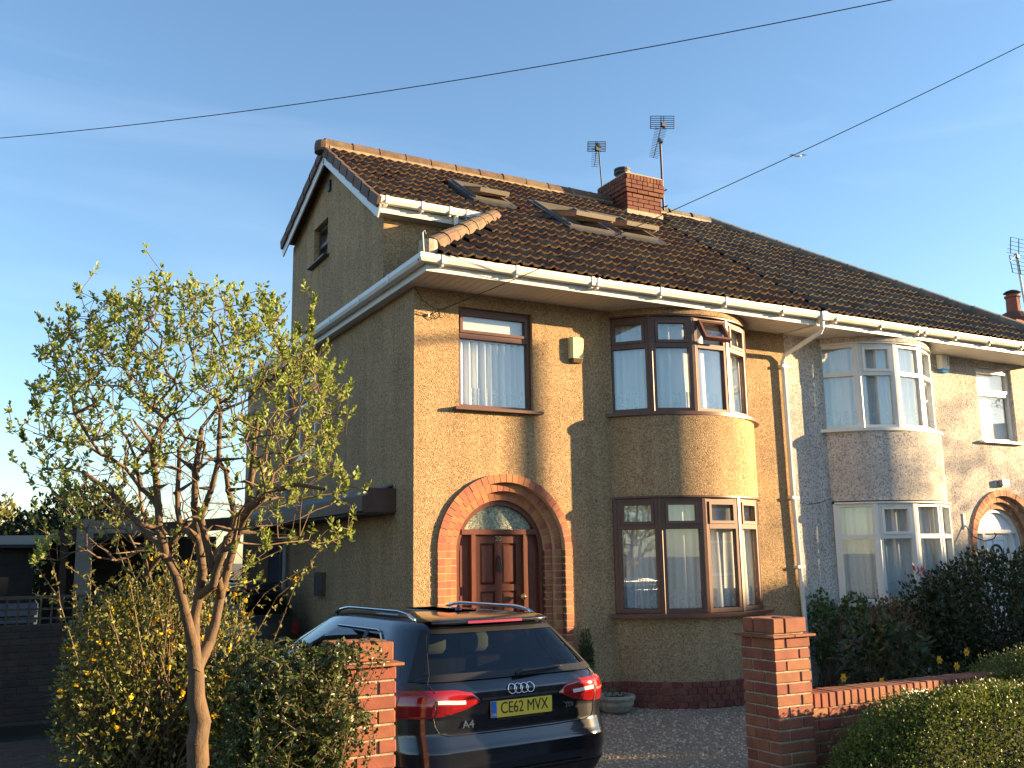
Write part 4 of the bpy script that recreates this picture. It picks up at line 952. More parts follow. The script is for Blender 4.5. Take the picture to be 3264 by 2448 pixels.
        for i in range(4):
            cx_ = (i-1.5)*.052; MB().tube([S(cx_+.0335*math.cos(t), .925+.0335*math.sin(t), .012) for t in np.linspace(0, 6.2832, 25)], .0042, 6, cap=False).build('ring_badge', chrome, root, smooth=True)
        text_mesh('A4', .068, .003, 'model_badge', chrome, root, S(-.435,.715,.012), (R_(82),0,R_(-5)), 1.1, .0012)
        text_mesh('TDI', .042, .003, 'engine_badge', chrome, root, S(.43,.77,.012), (R_(82),0,R_(5)), 1.2, .0008)
        wp = MB().lathe((.0,0,0), [(.03,0),(.025,.03),(.0,.04)], 10)
        MB().tube([S(-.02,1.012,.03), S(.03,1.025,.05), S(.20,1.030,.035), S(.42,1.040,.02)], [.018,.016,.011,.006], 6).build('wiper', black, root)
        MB().lathe((-.0, .95, 1.438), [(.028,0),(.015,.03),(.004,.05)], 10).build('aerial_fin', paint, root)
    return bodyo
paint = M('car_paint_dark_blue', (.008,.0095,.015), .22, spec=.6, coat=1.0, metal=.3)
LEV = [(.20,.80,.16,4.40),(.28,.85,.06,4.58),(.36,.885,.015,4.66),(.46,.905,0,4.70),(.55,.912,.004,4.69),(.585,.914,.022,4.68),(.66,.915,.052,4.62),(.78,.917,.060,4.42),(.86,.912,.045,4.15),(.93,.898,.052,3.75),(.985,.868,.085,3.45),(1.05,.830,.145,3.28),(1.15,.782,.245,3.05),(1.25,.726,.345,2.80),(1.335,.668,.425,2.62),(1.37,.635,.46,2.56),(1.395,.59,.52,2.48),(1.412,.52,.60,2.38),(1.426,.42,.74,2.22),(1.436,.28,.95,2.0),(1.44,.12,1.25,1.75)]
car1 = thing('parked_car', 'dark blue estate car with yellow number plate parked between the gate pillars', 'car', (-.70,-3.72,-.066), local=True, rz=R_(4.2))
build_car(car1, paint, LEV)
LEV2 = [(.20,.74,.10,3.9),(.30,.80,.02,4.05),(.48,.83,0,4.1),(.62,.835,.02,4.08),(.80,.83,.03,3.9),(.95,.81,.05,3.55),(1.02,.79,.07,3.3),(1.2,.73,.13,2.9),(1.36,.66,.20,2.5),(1.44,.60,.25,2.25),(1.48,.52,.34,2.1),(1.505,.40,.5,1.9),(1.515,.2,.8,1.6),(1.52,.08,1.0,1.4)]
car2 = thing('parked_car', 'dark hatchback parked in the shade beneath the side carport', 'car', (-1.02,3.35,0), local=True, rz=R_(0))
build_car(car2, M('car_paint_black', (.012,.013,.016), .3, coat=.8), LEV2, det=False)
MB().tube([(-.50,.34,1.475),(0,.29,1.485),(.50,.34,1.475)], .012, 6).build('roof_trim', MATS['chrome'], car2)
for sg in (1,-1): MB().box(sg*.70-.05, sg*.70+.05, .075, .25, .80, .96).build('tail_light', MATS['lamp_dark_red'], car2)
# ------------------------------------------------------------------ left background
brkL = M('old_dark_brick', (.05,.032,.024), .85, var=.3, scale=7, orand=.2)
def brickwall_plain(name, label, x0, x1, y0, z1, rows):
    o = thing(name, label, 'wall', ((x0+x1)/2, y0, 0)); MB().box(x0, x1, y0+.01, y0+.2, -.05, z1).build('mortar_core', M('old_mortar', (.06,.052,.045), .95), o)
    for c in range(rows):
        x = x0-(c%2)*.11
        while x < x1-.03:
            a, b = max(x,x0), min(x+.225,x1)
            if b-a > .05: link('brick', brick_mesh(b-a-.01,.10,.066,brkL,.005), brkL, o, ((a+b)/2, y0+.05, z1-.078*(c+.5)))
            x += .225
    return o
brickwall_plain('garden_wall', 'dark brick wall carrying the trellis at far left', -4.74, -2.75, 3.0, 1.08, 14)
tr = thing('trellis', 'square wooden trellis panel on top of the dark wall', 'trellis', (-3.74, 3.05, 1.08)); trw = M('trellis_wood', (.085,.06,.04), .85, var=.3, scale=6)
MB().box(-4.74, -2.75, 3.03, 3.07, 1.38, 1.42).build('rail', trw, tr)
for i in range(17): MB().box(-4.74+.12*i, -4.74+.12*i+.024, 3.035, 3.055, 1.08, 1.38).build('lath', trw, tr)
for i in range(2): MB().box(-4.74, -2.75, 3.056, 3.07, 1.14+.11*i, 1.164+.11*i).build('lath', trw, tr)
gr = thing('garage', 'dark flat-roofed garage with pale fascia at the left edge', 'garage', (-6, 7.2, 0))
MB().box(-8.4, -3.45, 7.4, 12, 0, 2.05).build('wall', M('garage_wall', (.07,.06,.055), .9, var=.3, scale=4), gr)
MB().box(-8.6, -3.25, 7.1, 12.2, 2.05, 2.20).build('roof', M('garage_roof', (.08,.08,.09), .8), gr)
MB().box(-8.62, -3.24, 7.07, 7.098, 2.10, 2.24).build('fascia', M('fascia_grey', (.50,.50,.47), .6), gr)
gd = MB().box(-7.6, -5.2, 7.36, 7.398, 0, 1.95).build('door', M('garage_door', (.035,.035,.04), .6), gr)
for i in range(5): MB().box(-7.6, -5.2, 7.345, 7.36, .1+.38*i, .13+.38*i).build('rib', M('garage_door', (.035,.035,.04), .6), gd)
MB().box(-4.9, -3.8, 7.36, 7.398, .8, 1.6).build('window', M('garage_pane', (.03,.04,.05), .1), gr)
pp_ = cp
MB().box(-3.02, -2.80, 5.2, 5.26, 1.35, 2.42).build('side_board', M('cream_board', (.26,.24,.19), .7, var=.15, scale=5), pp_); MB().box(-2.80, -1.9, 5.2, 5.25, 2.22, 2.40).build('top_board', MATS['cream_board'], pp_); MB().box(-2.94, -2.88, 5.21, 5.25, 0, 1.35).build('post', MATS['cream_board'], pp_)
tag(MB().lathe((-4.25, 5.0, 1.28), [(.02,0),(.11,.02),(.15,.09),(.15,.15),(.10,.22),(.02,.23)], 16).build('orange_ball', M('orange', (.35,.06,.03), .6), smooth=True), 'dull orange ball on the stack behind the trellis', 'ball')
stk = thing('storage_crate', 'grey slatted crate behind the trellis at far left', 'crate', (-4.1, 5.0, 0))
MB().box(-4.70, -3.5, 4.85, 5.25, 0, .9).build('body', M('crate_grey', (.10,.11,.13), .8, var=.2, scale=3), stk)
for i in range(4): MB().box(-4.70, -3.48, 4.83, 4.849, .92+.095*i, .99+.095*i).build('slat', M('crate_slat', (.16,.17,.20), .7), stk)
for x in (-4.69,-4.1,-3.56): MB().box(x, x+.05, 4.85, 4.9, .9, 1.28).build('post', MATS['crate_grey'], stk)
# ------------------------------------------------------------------ planter
pt = thing('stone_planter', 'round ribbed stone planter bowl against the brick plinth', 'planter', (2.40,-.34,-.006))
nr = 36; prof = [(.12,0),(.17,.03),(.205,.10),(.205,.145),(.225,.15),(.235,.175),(.225,.20),(.19,.20),(.18,.17),(.02,.165)]
m = MB()
for (r, z) in prof:
    for k in range(nr): t = 2*math.pi*k/nr; rr = r*(1+(.04*abs(math.sin(t*9)) if z < .146 and r > .1 else 0)); m.v.append(Vector((2.40+rr*math.cos(t), -.34+rr*math.sin(t), z-.004)))
for j in range(len(prof)-1):
    for k in range(nr): m.f.append((j*nr+k, j*nr+(k+1)%nr, (j+1)*nr+(k+1)%nr, (j+1)*nr+k))
m.f.append(tuple((len(prof)-1)*nr+k for k in range(nr)))
m.build('bowl', M('stone', (.30,.27,.21), .9, var=.3, scale=12, bump=.4, bscale=80), pt)
MB().lathe((2.40,-.34,.155), [(.18,0),(.10,.018),(.0,.022)], 16, close=False).build('soil', soil, pt)
# ------------------------------------------------------------------ wires
wm_ = M('cable_black', (.015,.015,.016), .6)
def sagline(a, b, sag, n=24): a, b = Vector(a), Vector(b); return [a+(b-a)*(i/n)-Vector((0,0,4*sag*(i/n)*(1-i/n))) for i in range(n+1)]
PT = Vector((7.3,-6.5,8.35))
wA = Vector((.17,-.03,4.575))
w1 = thing('telephone_wire', 'thin black cable running from the house corner up to the right', 'wire', wA)
MB().tube(sagline(wA, PT, .16), .005, 5).build('cable', wm_, w1)
MB().tube([(-.005,-.02,4.90),(.10,-.02,4.74),(.25,-.022,4.66),(.36,-.025,4.67),(.38,-.025,4.60),(.33,-.025,4.555),(.27,-.025,4.60),(.30,-.025,4.67)], .004, 5).build('loop', wm_, w1)
MB().tube([(.0,-.02,4.60),(.17,-.03,4.575),(.24,-.03,4.53),(.29,-.03,4.55),(.2,-.03,4.60)], .004, 5).build('loop', wm_, w1)
MB().lathe((.17,-.02,4.56), [(.012,0),(.014,.03),(.006,.035)], 8).build('hook', steel, w1)
q0, q1 = px(0, 457, 15), px(3110, 0, 11); dv = (q1-q0)
w2 = thing('overhead_wire', 'long overhead cable crossing the sky from left to top right', 'wire', q0)
MB().tube(sagline(q0-dv*.5, q1+dv*.35, .75, 40), .0065, 5).build('cable', wm_, w2)
# correct the mean height lost to sag
w2.location = w2.location+Vector((0,0,.68))
# wall cable on the pale house
wc = tag(MB().tube([(6.0,-.012,2.46),(6.3,-.012,2.50),(6.5,-.012,2.56)], .004, 5).build('wall_cable', wm_), 'short loose cable on the pale wall by the downpipe', 'cable')
br = thing('hanging_bracket', 'white wall plate with curled iron basket bracket by the pale door', 'bracket', (9.38,0,2.2)); MB().box(9.36,9.40,-.02,0,2.12,2.36).build('plate', upvc, br); MB().tube([(9.38,-.02,2.18),(9.42,-.12,2.0),(9.52,-.22,1.93),(9.65,-.30,1.96),(9.68,-.33,2.03),(9.64,-.33,2.05)], .009, 6).build('arm', blackM, br)
lm = thing('floodlight', 'small floodlight above the neighbouring brick door arch', 'floodlight', (10.40,0,2.83)); MB().box(10.32,10.48,-.10,-.02,2.82,2.92).build('body', steel, lm); MB().box(10.39,10.41,-.03,0,2.80,2.86).build('arm', steel, lm)
# gull
gl = MB(); gc = px(2543, 497, 30)
for sg in (1,-1):
    gl.add([gc+CR*sg*.03, gc+CR*sg*.15+CU*.06+_fw*.02, gc+CR*sg*.31+CU*.03, gc+CR*sg*.15+CU*.02+_fw*.08, gc+CR*sg*.15+CU*.045+_fw*.04], [(0,1,4),(1,2,4),(2,3,4),(3,0,4)])
gl.add(*(lambda b: (b.v, b.f))(MB().tube([gc-CR*.12-CU*.03, gc-CR*.05-CU*.01, gc+CR*.03, gc+CR*.09+CU*.01, gc+CR*.14+CU*.015], [.006,.026,.036,.026,.006], 8)))
tag(gl.build('gull', M('gull_white', (.75,.74,.72), .8), smooth=True), 'white gull gliding in the sky to the right of the aerials', 'bird')
# ------------------------------------------------------------------ street beyond the frame (casts the low shadow and the reflections)
tp = thing('telegraph_pole', 'wooden telegraph pole on the pavement carrying the cables', 'pole', (7.3,-6.5,-.1)); MB().tube([(7.3,-6.5,-.1),(7.3,-6.5,8.6)], [.13,.09], 12).build('shaft', M('pole_wood', (.10,.075,.05), .9, var=.3, scale=5, stretch=(4,4,.3)), tp)
lp = thing('lamp_column', 'grey street lamp column further along the pavement', 'street lamp', (15.9,-6.6,-.1)); MB().tube([(15.9,-6.6,-.1),(15.9,-6.6,7.0)], [.13,.08], 12).build('column', steel, lp); MB().tube([(15.9,-6.6,7.0),(15.9,-6.9,7.15),(15.9,-7.6,7.2)], .04, 8).build('arm', steel, lp); MB().box(15.8,16.0,-8.0,-7.5,7.15,7.27).build('head', steel, lp)
for i in range(2):
    x0 = 8+i*14.2; hh = 7.4
    o = thing('opposite_house', ('nearest' if i == 0 else ['', 'second', 'third', 'fourth', 'fifth'][i])+' brick house across the street', 'house', (x0+7, -24, 0), 'houses across the street')
    MB().box(x0, x0+14.0, -27, -19.5, -.2, 5.2).build('wall', M('opposite_brick', (.22,.10,.07), .9, var=.25, scale=3), o)
    MB().add([(x0-.1,-19.1,5.1),(x0+14.1,-19.1,5.1),(x0+14.1,-27.4,5.1),(x0-.1,-27.4,5.1),(x0-.1+ (3.5 if i==0 else 0),-23.2,hh),(x0+14.1,-23.2,hh)], [(0,1,5,4),(1,2,5),(2,3,4,5),(3,0,4),(0,3,2,1)]).build('roof', tileN, o)
    for k in range(4):
        for z in (1.0, 3.4):
            wq = MB().box(x0+1.2+3.3*k, x0+2.9+3.3*k, -19.5, -19.44, z, z+1.3).build('window', upvc, o); MB().box(x0+1.3+3.3*k, x0+2.8+3.3*k, -19.44, -19.43, z+.1, z+1.2).build('pane', M('far_pane', (.05,.06,.08), .05), wq)

# two unseen houses added to block the sun; ridges set the evening shadow line
SH = Vector((SUN.x, SUN.y, 0)).normalized(); SQ = Vector((-SH.y, SH.x, 0))
for i, (q0, q1, zr, lab) in enumerate(((-15.5, -1.6, 7.1, 'lower of two unseen brick houses added to cast the evening shadow'), (-1.4, 13.0, 8.08, 'taller of two unseen brick houses added to cast the evening shadow'))):
    c = SH*45+SQ*((q0+q1)/2); o = thing('shadow_house', lab, 'house', (c.x, c.y, -.2), local=True, rz=math.atan2(SQ.y, SQ.x)); h = (q1-q0)/2
    MB().box(-h, h, -4, 4, 0, 5.3).build('wall', M('opposite_brick', (.22,.10,.07), .9, var=.25, scale=3), o)
    MB().add([(-h-.2,-4.4,5.2),(h+.2,-4.4,5.2),(h+.2,4.4,5.2),(-h-.2,4.4,5.2),(-h-.2,0,zr+.2),(h+.2,0,zr+.2)], [(0,1,5,4),(1,2,5),(2,3,4,5),(3,0,4),(0,3,2,1)]).build('roof', tileN, o)
    for k in range(4):
        for z in (1.0, 3.4):
            x = -h+1.2+3.2*k; wq = MB().box(x, x+1.7, 4, 4.06, z, z+1.3).build('window', upvc, o); MB().box(x+.1, x+1.6, 4.06, 4.07, z+.1, z+1.2).build('pane', M('far_pane', (.05,.06,.08), .05), wq)
# unseen left house added near and dark, blocking sky fill on the side wall
o = thing('unseen_left_house', 'unseen dark brick house added close at left to shade the side wall', 'house', (-9.4, 4, 0))
MB().box(-12.4, -4.75, 2.2, 7.2, 0, 4.95).build('wall', M('dark_brick_plain', (.11,.055,.04), .9, var=.25, scale=3), o)
MB().add([(-12.7,1.8,4.9),(-4.5,1.8,4.9),(-4.5,7.3,4.9),(-12.7,7.3,4.9),(-12.7,4.6,7.6),(-7.5,4.6,7.6)], [(0,1,5,4),(1,2,5),(2,3,4,5),(3,0,4),(0,3,2,1)]).build('roof', tileM, o)
for z in (1.0, 3.5):
    wq = MB().box(-11, -8, 2.12, 2.2, z, z+1.3).build('window', upvc, o); MB().box(-10.9, -8.1, 2.11, 2.12, z+.1, z+1.2).build('pane', MATS['far_pane'], wq)
# ------------------------------------------------------------------ plants
def unit(a): return a/np.maximum(1e-9, np.linalg.norm(a, axis=-1, keepdims=True))
def leaves(name, pos, dirs, ln, wd, mat, parent, fold=.25, up=None, kind='stuff'):
    n = len(pos); d = unit(dirs); r = up if up is not None else rng.normal(size=(n,3)); s = unit(np.cross(d, r)); nn = np.cross(s, d)
    ln = np.broadcast_to(ln, (n,))[:,None]; wd = np.broadcast_to(wd, (n,))[:,None]
    V = np.empty((n,4,3)); V[:,0] = pos; V[:,2] = pos+d*ln; mid = pos+d*ln*.45
    V[:,1] = mid+s*wd+nn*wd*fold*2; V[:,3] = mid-s*wd+nn*wd*fold*2
    f = np.array([(0,1,2),(0,2,3)]); F = (f[None]+4*np.arange(n)[:,None,None]).reshape(-1,3)
    return mknp(name, V.reshape(-1,3), F, mat, parent, kind)
def sticks(name, A, B, ra, rb, mat, parent, k=5, kind=None):
    A, B = np.asarray(A, float), np.asarray(B, float); n = len(A); d = unit(B-A); ref = np.where(np.abs(d[:,2:3]) < .9, [[0,0,1.]], [[1.,0,0]]); a = unit(np.cross(d, ref)); b = np.cross(d, a)
    V = np.empty((n,2*k,3)); ra = np.broadcast_to(ra,(n,))[:,None]; rb = np.broadcast_to(rb,(n,))[:,None]
    for i in range(k):
        t = 2*np.pi*i/k; o = a*np.cos(t)+b*np.sin(t); V[:,i] = A+o*ra; V[:,k+i] = B+o*rb
    f = np.array([(i,(i+1)%k,k+(i+1)%k,k+i) for i in range(k)]); F = (f[None]+2*k*np.arange(n)[:,None,None]).reshape(-1,4)
    return mknp(name, V.reshape(-1,3), F, mat, parent, kind, smooth=True)
def grow(stems, tips, r_tip=.0017, step=.10, expo=2.25, wob=.22, pen=.30, floor=False):
    pos = []; par = []; dist = []
    for st in stems:                       # each stem: list of points; first point attaches to nearest node
        for i, p in enumerate(st):
            p = np.array(p, float)
            if i == 0:
                if pos:
                    q = int(np.argmin(np.linalg.norm(np.array(pos)-p, axis=1))); last = q
                    if np.linalg.norm(pos[q]-p) > .03: pos.append(p); par.append(q); dist.append(dist[q]+np.linalg.norm(pos[q]-p)); last = len(pos)-1
                else: pos.append(p); par.append(-1); dist.append(0); last = 0
                continue
            a = pos[last]; L_ = np.linalg.norm(p-a); n = max(1, int(L_/.12))
            for k in range(1, n+1):
                q = a+(p-a)*k/n+(rng.normal(size=3)*.008 if k < n else 0); pos.append(q); par.append(last); dist.append(dist[last]+L_/n); last = len(pos)-1
    base = np.array(pos[0]); ends = []; ns = len(pos)
    tips = tips[np.argsort(np.linalg.norm(tips-base, axis=1))]
    for t in tips:
        A = np.array(pos); D = np.array(dist); dd = np.linalg.norm(A-t, axis=1); rise = np.maximum(0, A[:,2]-t[2])
        c = dd+pen*D*.4+.55*rise+(D < .9)*1.5
        q = int(np.argmin(c)); a = A[q]
        if par[q] >= 0: d0 = unit(a-A[par[q]])
        else: d0 = np.array([0,0,1.])
        L_ = dd[q]; n = max(1, int(L_/step)); ctrl = a+d0*L_*.35+np.array([0,0,.06*L_])+rng.normal(size=3)*wob*L_*.35; last = q
        for k in range(1, n+1):
            u = k/n; p = a*(1-u)**2+2*u*(1-u)*ctrl+t*u*u+(rng.normal(size=3)*.012 if k < n else 0)
            pos.append(p); par.append(last); dist.append(dist[last]+L_/n); last = len(pos)-1
        ends.append(last)
    n = len(pos); P = np.array(pos); par = np.array(par); acc = np.zeros(n); kids = np.bincount(par[par >= 0], minlength=n)
    acc[kids == 0] = r_tip**expo
    for i in range(n-1, 0, -1): acc[par[i]] += acc[i]
    r = acc**(1/expo); D_ = np.array(dist)
    if floor: r[:ns] = np.maximum(r[:ns], np.interp(D_[:ns], [0,.8,1.5,3.3], [.078,.066,.032,.010]))
    return P, par, r, np.array(ends), np.array(dist)
barkL = M('lilac_bark', (.10,.062,.036), .85, var=.35, scale=16, stretch=(3,3,.8), bump=.5, bscale=60)
lilac = M('lilac_leaf', (.24,.29,.06), .5, irand=.38, trans=.5)
def pr(a, b, dep): return tuple(px(a*.5714, 1500+b*.5714, dep))
D0 = 6.15
stems = [
 [(lambda p: (p[0]-.02, p[1], -.07))(pr(1120,1400,D0)), pr(1120,1400,D0), pr(1095,1150,D0), pr(1080,980,D0), pr(1085,820,D0), pr(1110,700,D0), pr(1130,560,D0-.05), pr(1110,380,D0-.05), pr(1085,200,D0-.1), pr(1090,0,D0-.1), pr(1120,-200,D0-.1)],
 [pr(1085,960,D0), pr(1040,820,D0-.1), pr(1010,690,D0-.15), pr(985,590,D0-.2), pr(930,480,D0-.25), pr(890,330,D0-.3), pr(875,100,D0-.3), pr(850,-150,D0-.4)],
 [pr(985,590,D0-.2), pr(900,440,D0), pr(810,330,D0+.1), pr(720,240,D0+.15), pr(640,140,D0+.2), pr(480,20,D0+.2)],
 [pr(1095,1100,D0), pr(1165,960,D0+.12), pr(1200,850,D0+.15), pr(1230,700,D0+.2), pr(1275,520,D0+.2), pr(1330,340,D0+.2), pr(1390,160,D0+.2), pr(1410,-40,D0+.25), pr(1440,-300,D0+.3)],
 [pr(1230,720,D0+.2), pr(1215,600,D0-.1), pr(1180,520,D0-.15), pr(1145,380,D0-.2), pr(1120,260,D0-.25), pr(1180,100,D0-.3), pr(1220,-60,D0-.35), pr(1230,-330,D0-.35)],
 [pr(1120,700,D0), pr(1190,640,D0-.12), pr(1205,560,D0-.15), pr(1250,440,D0-.2)],
 [pr(1330,340,D0+.2), pr(1400,210,D0), pr(1500,110,D0-.15), pr(1650,75,D0-.3), pr(1790,100,D0-.4)],
 [pr(1110,380,D0), pr(1010,330,D0+.3), pr(990,120,D0+.4), pr(1000,-120,D0+.45)],
 [pr(830,560,D0+.4), pr(815,400,D0+.35), pr(790,200,D0+.3), pr(770,30,D0+.3), pr(700,-200,D0+.3)],
 [pr(1275,520,D0+.2), pr(1180,490,D0+.25), pr(1290,370,D0+.4), pr(1310,250,D0+.5), pr(1260,0,D0+.55)],
]
tl = []
n = 0
while n < 2100:
    u, v = rng.uniform(-1,1,2)
    if u*u+v*v > 1: continue
    th = math.atan2(v, u); k = 1.05+.05*math.sin(3*th+.8)+.05*math.sin(5*th+.6)+.05*math.sin(11*th)
    if u*u+v*v > min(1, k*.92)**2: continue
    x = 585+515*u; y = 1250+(350 if v < 0 else 470+(110 if abs(u) > .4 else 0))*v
    if v > .5 and abs(u) < .35 and rng.random() < .75: continue
    if rng.random() > .55+.45*(u*u+v*v): continue
    dd = math.sqrt(max(.05, 1-u*u-v*v)); dep = D0+rng.uniform(-1,1)*1.0*dd
    tl.append(px(x+rng.normal()*18, y+rng.normal()*18, dep)); n += 1
for i in range(230):
    if i % 2: x, y = rng.uniform(110,500), rng.uniform(1480,1790)
    else: x, y = rng.uniform(800,1120), rng.uniform(1430,1740)
    tl.append(px(x, y, D0+rng.uniform(-.55,.55)))
for (x, y) in ((467,800),(480,890),(300,870),(255,930),(530,900),(650,930),(750,925),(830,960),(870,960),(975,920),(1000,970),(990,1020),(985,1060),(190,985),(130,1020),(30,1310),(95,1240),(75,1400),(40,1465),(1160,1560),(1125,1640),(1080,1690),(110,1790),(150,1740),(1100,1540),(1060,1440),(1080,1370),(1040,1250),(1085,1175),(1130,1520),(105,1540),(850,1740),(790,1800),(820,1845)):
    tl.append(px(x, y, D0+rng.uniform(-.5,.5)))
P, par, r, ends, dist = grow(stems, np.array([tuple(t) for t in tl]), floor=True)
idx = np.where(par >= 0)[0]
r = np.minimum(np.maximum(r, .0021), .105)
LT = thing('lilac_tree', 'many-stemmed lilac tree bursting into pale green leaf in the front garden', 'tree', tuple(P[0]))
thick = idx[r[par[idx]] > .011]; thin = idx[r[par[idx]] <= .011]
ex = (P[thick]-P[par[thick]])*.14
sticks('trunk', P[par[thick]]-ex, P[thick]+ex, r[par[thick]], r[thick], barkL, LT, 10)
sticks('twigs', P[par[thin]], P[thin], r[par[thin]], r[thin], M('lilac_twig', (.125,.078,.043), .8, irand=.25), LT, 5, 'stuff')
# bud and leaf rosettes at tips and along the last nodes
cand = [i for i in ends if rng.random() < (.40 if P[i][2] > 2.5 else .22)]
kids = np.bincount(par[par>=0], minlength=len(P))
side = []
for t_ in tl[-34:]:      # the long shoots that stand clear of the crown
    i = int(ends[np.argmin(np.linalg.norm(P[ends]-np.array(tuple(t_)), axis=1))])
    for k_ in range(3):
        cand.append(i); i = int(par[i])
side += [i for i in idx if r[i] < .0055 and rng.random() < .05 and P[i][2] > 2.0]
Lp, Ld, Ls = [], [], []
for i, big in [(i, 1.0) for i in cand]+[(i, .72) for i in side]:
    ax = unit(P[i]-P[par[i]])*.6+np.array([0,0,.75]); ax = unit(ax); nl = 13 if big == 1 else 5
    for k in range(nl):
        h = k/nl; rd = unit(rng.normal(size=3)); dd = unit(ax*(.45+.7*h)+rd*(.95-.45*h)); Lp.append(P[i]+ax*.085*(h-.3)*big+rng.normal(size=3)*.004); Ld.append(dd); Ls.append(big*rng.uniform(.022,.048)*(1.15-.4*h))
Ls = np.array(Ls)
leaves('crown', np.array(Lp), np.array(Ld), Ls, Ls*.30, lilac, LT, .3)
# --- bushes
def ell(n, c, rad, shell=.0, zmin=None, noise=.12):
    d = unit(rng.normal(size=(n,3))); rr = (rng.uniform(shell**3, 1, n))**(1/3)
    ph = np.sin(d[:,0]*7+c[0]*3)*np.cos(d[:,1]*6+c[1])*np.sin(d[:,2]*5+1); p = np.array(c)+d*(rr*(1+noise*ph))[:,None]*np.array(rad)
    if zmin is not None: k = p[:,2] > zmin; p, d = p[k], d[k]
    return p, d
def bush(name, label, cat, blobs, mat, lsz, asp=.35, twig=None, ntw=60, group=None, upb=.4, base=None, core=None, flat=.0):
    c0 = blobs[0][0]; base = base or (c0[0], c0[1], -.03); o = thing(name, label, cat, base, group)
    Pp, Dd = [], []
    for c, rad, n, sh in blobs:
        p, d = ell(n, c, rad, sh, .0 if True else None); Pp.append(p); Dd.append(d)
    Pp = np.concatenate(Pp); Dd = np.concatenate(Dd); nn = len(Pp); dirs = unit(Dd*.6+rng.normal(size=(nn,3))*.7+np.array([0,0,upb])); s = rng.uniform(.6,1.25,nn)*lsz
    leaves('foliage', Pp, dirs, s, s*asp, mat, o, .2)
    if twig:
        k = rng.choice(nn, min(nn, ntw), replace=False); A = np.repeat(np.array([base], float), len(k), 0)+rng.normal(size=(len(k),3))*np.array([blobs[0][1][0]*.25, blobs[0][1][1]*.25, 0]); A[:,2] = base[2]
        Bm = (A+Pp[k])/2+rng.normal(size=(len(k),3))*.06; sticks('stems', np.concatenate([A,Bm]), np.concatenate([Bm,Pp[k]]), .007, .003, twig, o, 5, 'stuff')
    return o, Pp, Dd
twg = M('twig_brown', (.12,.075,.045), .85, irand=.3)
kl = M('kerria_leaf', (.15,.155,.035), .55, irand=.45, trans=.3)
# kerria with yellow pompons
kc = [((-2.95,-2.25,.95),(.72,.70,.85),10000,.35),((-2.42,-2.75,.66),(.42,.45,.50),4600,.3),((-3.35,-2.4,.75),(.35,.5,.8),3000,.3)]
ko, kp, kd = bush('kerria_bush', 'twiggy bush with small yellow pompon flowers beneath the lilac', 'shrub', kc, kl, .042, .26, twg, 420)
# arching shoots above the bush
sh_a, sh_b = [], []
for i in range(34):
    b = np.array([-3.0+rng.normal()*.3, -2.4+rng.normal()*.3, 1.1]); t = b+np.array([rng.normal()*.35, rng.normal()*.25, rng.uniform(.45,.95)]); mid = (b+t)/2+np.array([0,0,.12])
    sh_a += [b, mid]; sh_b += [mid, t]
    q = np.linspace(0,1,14)[:,None]; pts = (1-q)**2*b+2*q*(1-q)*mid+q*q*t; 
    kp = np.concatenate([kp, pts]); kd = np.concatenate([kd, np.repeat([[0,0,1.]],14,0)])
sticks('shoots', sh_a, sh_b, .005, .003, twg, ko, 5, 'stuff')
sp_ = kp[-34*14:]; sp_ = np.repeat(sp_, 3, 0); leaves('shoot_leaves', sp_, rng.normal(size=sp_.shape)+np.array([0,0,.3]), rng.uniform(.025,.045,len(sp_)), .010, kl, ko)
sel = np.where((np.linalg.norm(kd,axis=1) > .5) & (kp[:,2] > .55))[0]; sel = rng.choice(sel, 300, replace=False)
fp, fd = [], []
for i in sel:
    c = kp[i]+kd[i]*.03; sz_ = rng.uniform(.5,1.1)
    for k in range(16): fp.append(c+rng.normal(size=3)*.004); fd.append(rng.normal(size=3)*sz_)
fp, fd = np.array(fp), np.array(fd); leaves('flowers', fp, fd, .019, .008, M('kerria_flower', (.85,.55,.02), .55, irand=.2, trans=.25), ko, .2)
# cotoneaster: arching herringbone sprays
co_ = thing('cotoneaster_shrub', 'dark small-leaved shrub with arching sprays leaning over the left pillar', 'shrub', (-2.75,-4.75,-.09))
cl_ = M('cotoneaster_leaf', (.055,.075,.016), .38, irand=.5, trans=.15)
A_, B_, LP, LD = [], [], [], []
for i in range(560):
    b = np.array([-2.70+rng.normal()*.13, -4.80+rng.normal()*.12, rng.uniform(.2,1.08)])
    an = rng.uniform(-.9, 4.0); out = np.array([math.cos(an)*rng.uniform(.3,.75), -abs(math.sin(an))*rng.uniform(.05,.40)+.04, rng.uniform(.05,.55)])
    t = b+out; t[2] = min(t[2], 1.36+rng.normal()*.03); t[0] = max(t[0], -3.02+rng.uniform(0,.2))
    lim = -2.57+abs(rng.normal())*.10
    if t[0] > lim: t[0] = lim
    ct = b+out*.5+np.array([0,0,.14]); m_ = 22; q = np.linspace(0,1,m_)[:,None]; pts = (1-q)**2*b+2*q*(1-q)*ct+q*q*t
    pts[:,2] -= (q[:,0]**3)*.06
    A_.append(pts[:-1]); B_.append(pts[1:]); dv_ = unit(pts[-1]-pts[0]); sd_ = unit(np.cross(dv_, [0,0,1.])+rng.normal(size=3)*.25)
    for sg in (1,-1):
        LP.append(pts+rng.normal(size=(m_,3))*.006); LD.append(np.repeat([sd_*sg+dv_*.5+np.array([0,0,.25])],m_,0)+rng.normal(size=(m_,3))*.35)
sticks('stems', np.concatenate(A_), np.concatenate(B_), .0022, .0018, twg, co_, 4, 'stuff')

LP, LD = np.concatenate(LP), np.concatenate(LD); s = rng.uniform(.018,.034,len(LP)); leaves('foliage', LP, LD, s, s*.34, cl_, co_, .15)
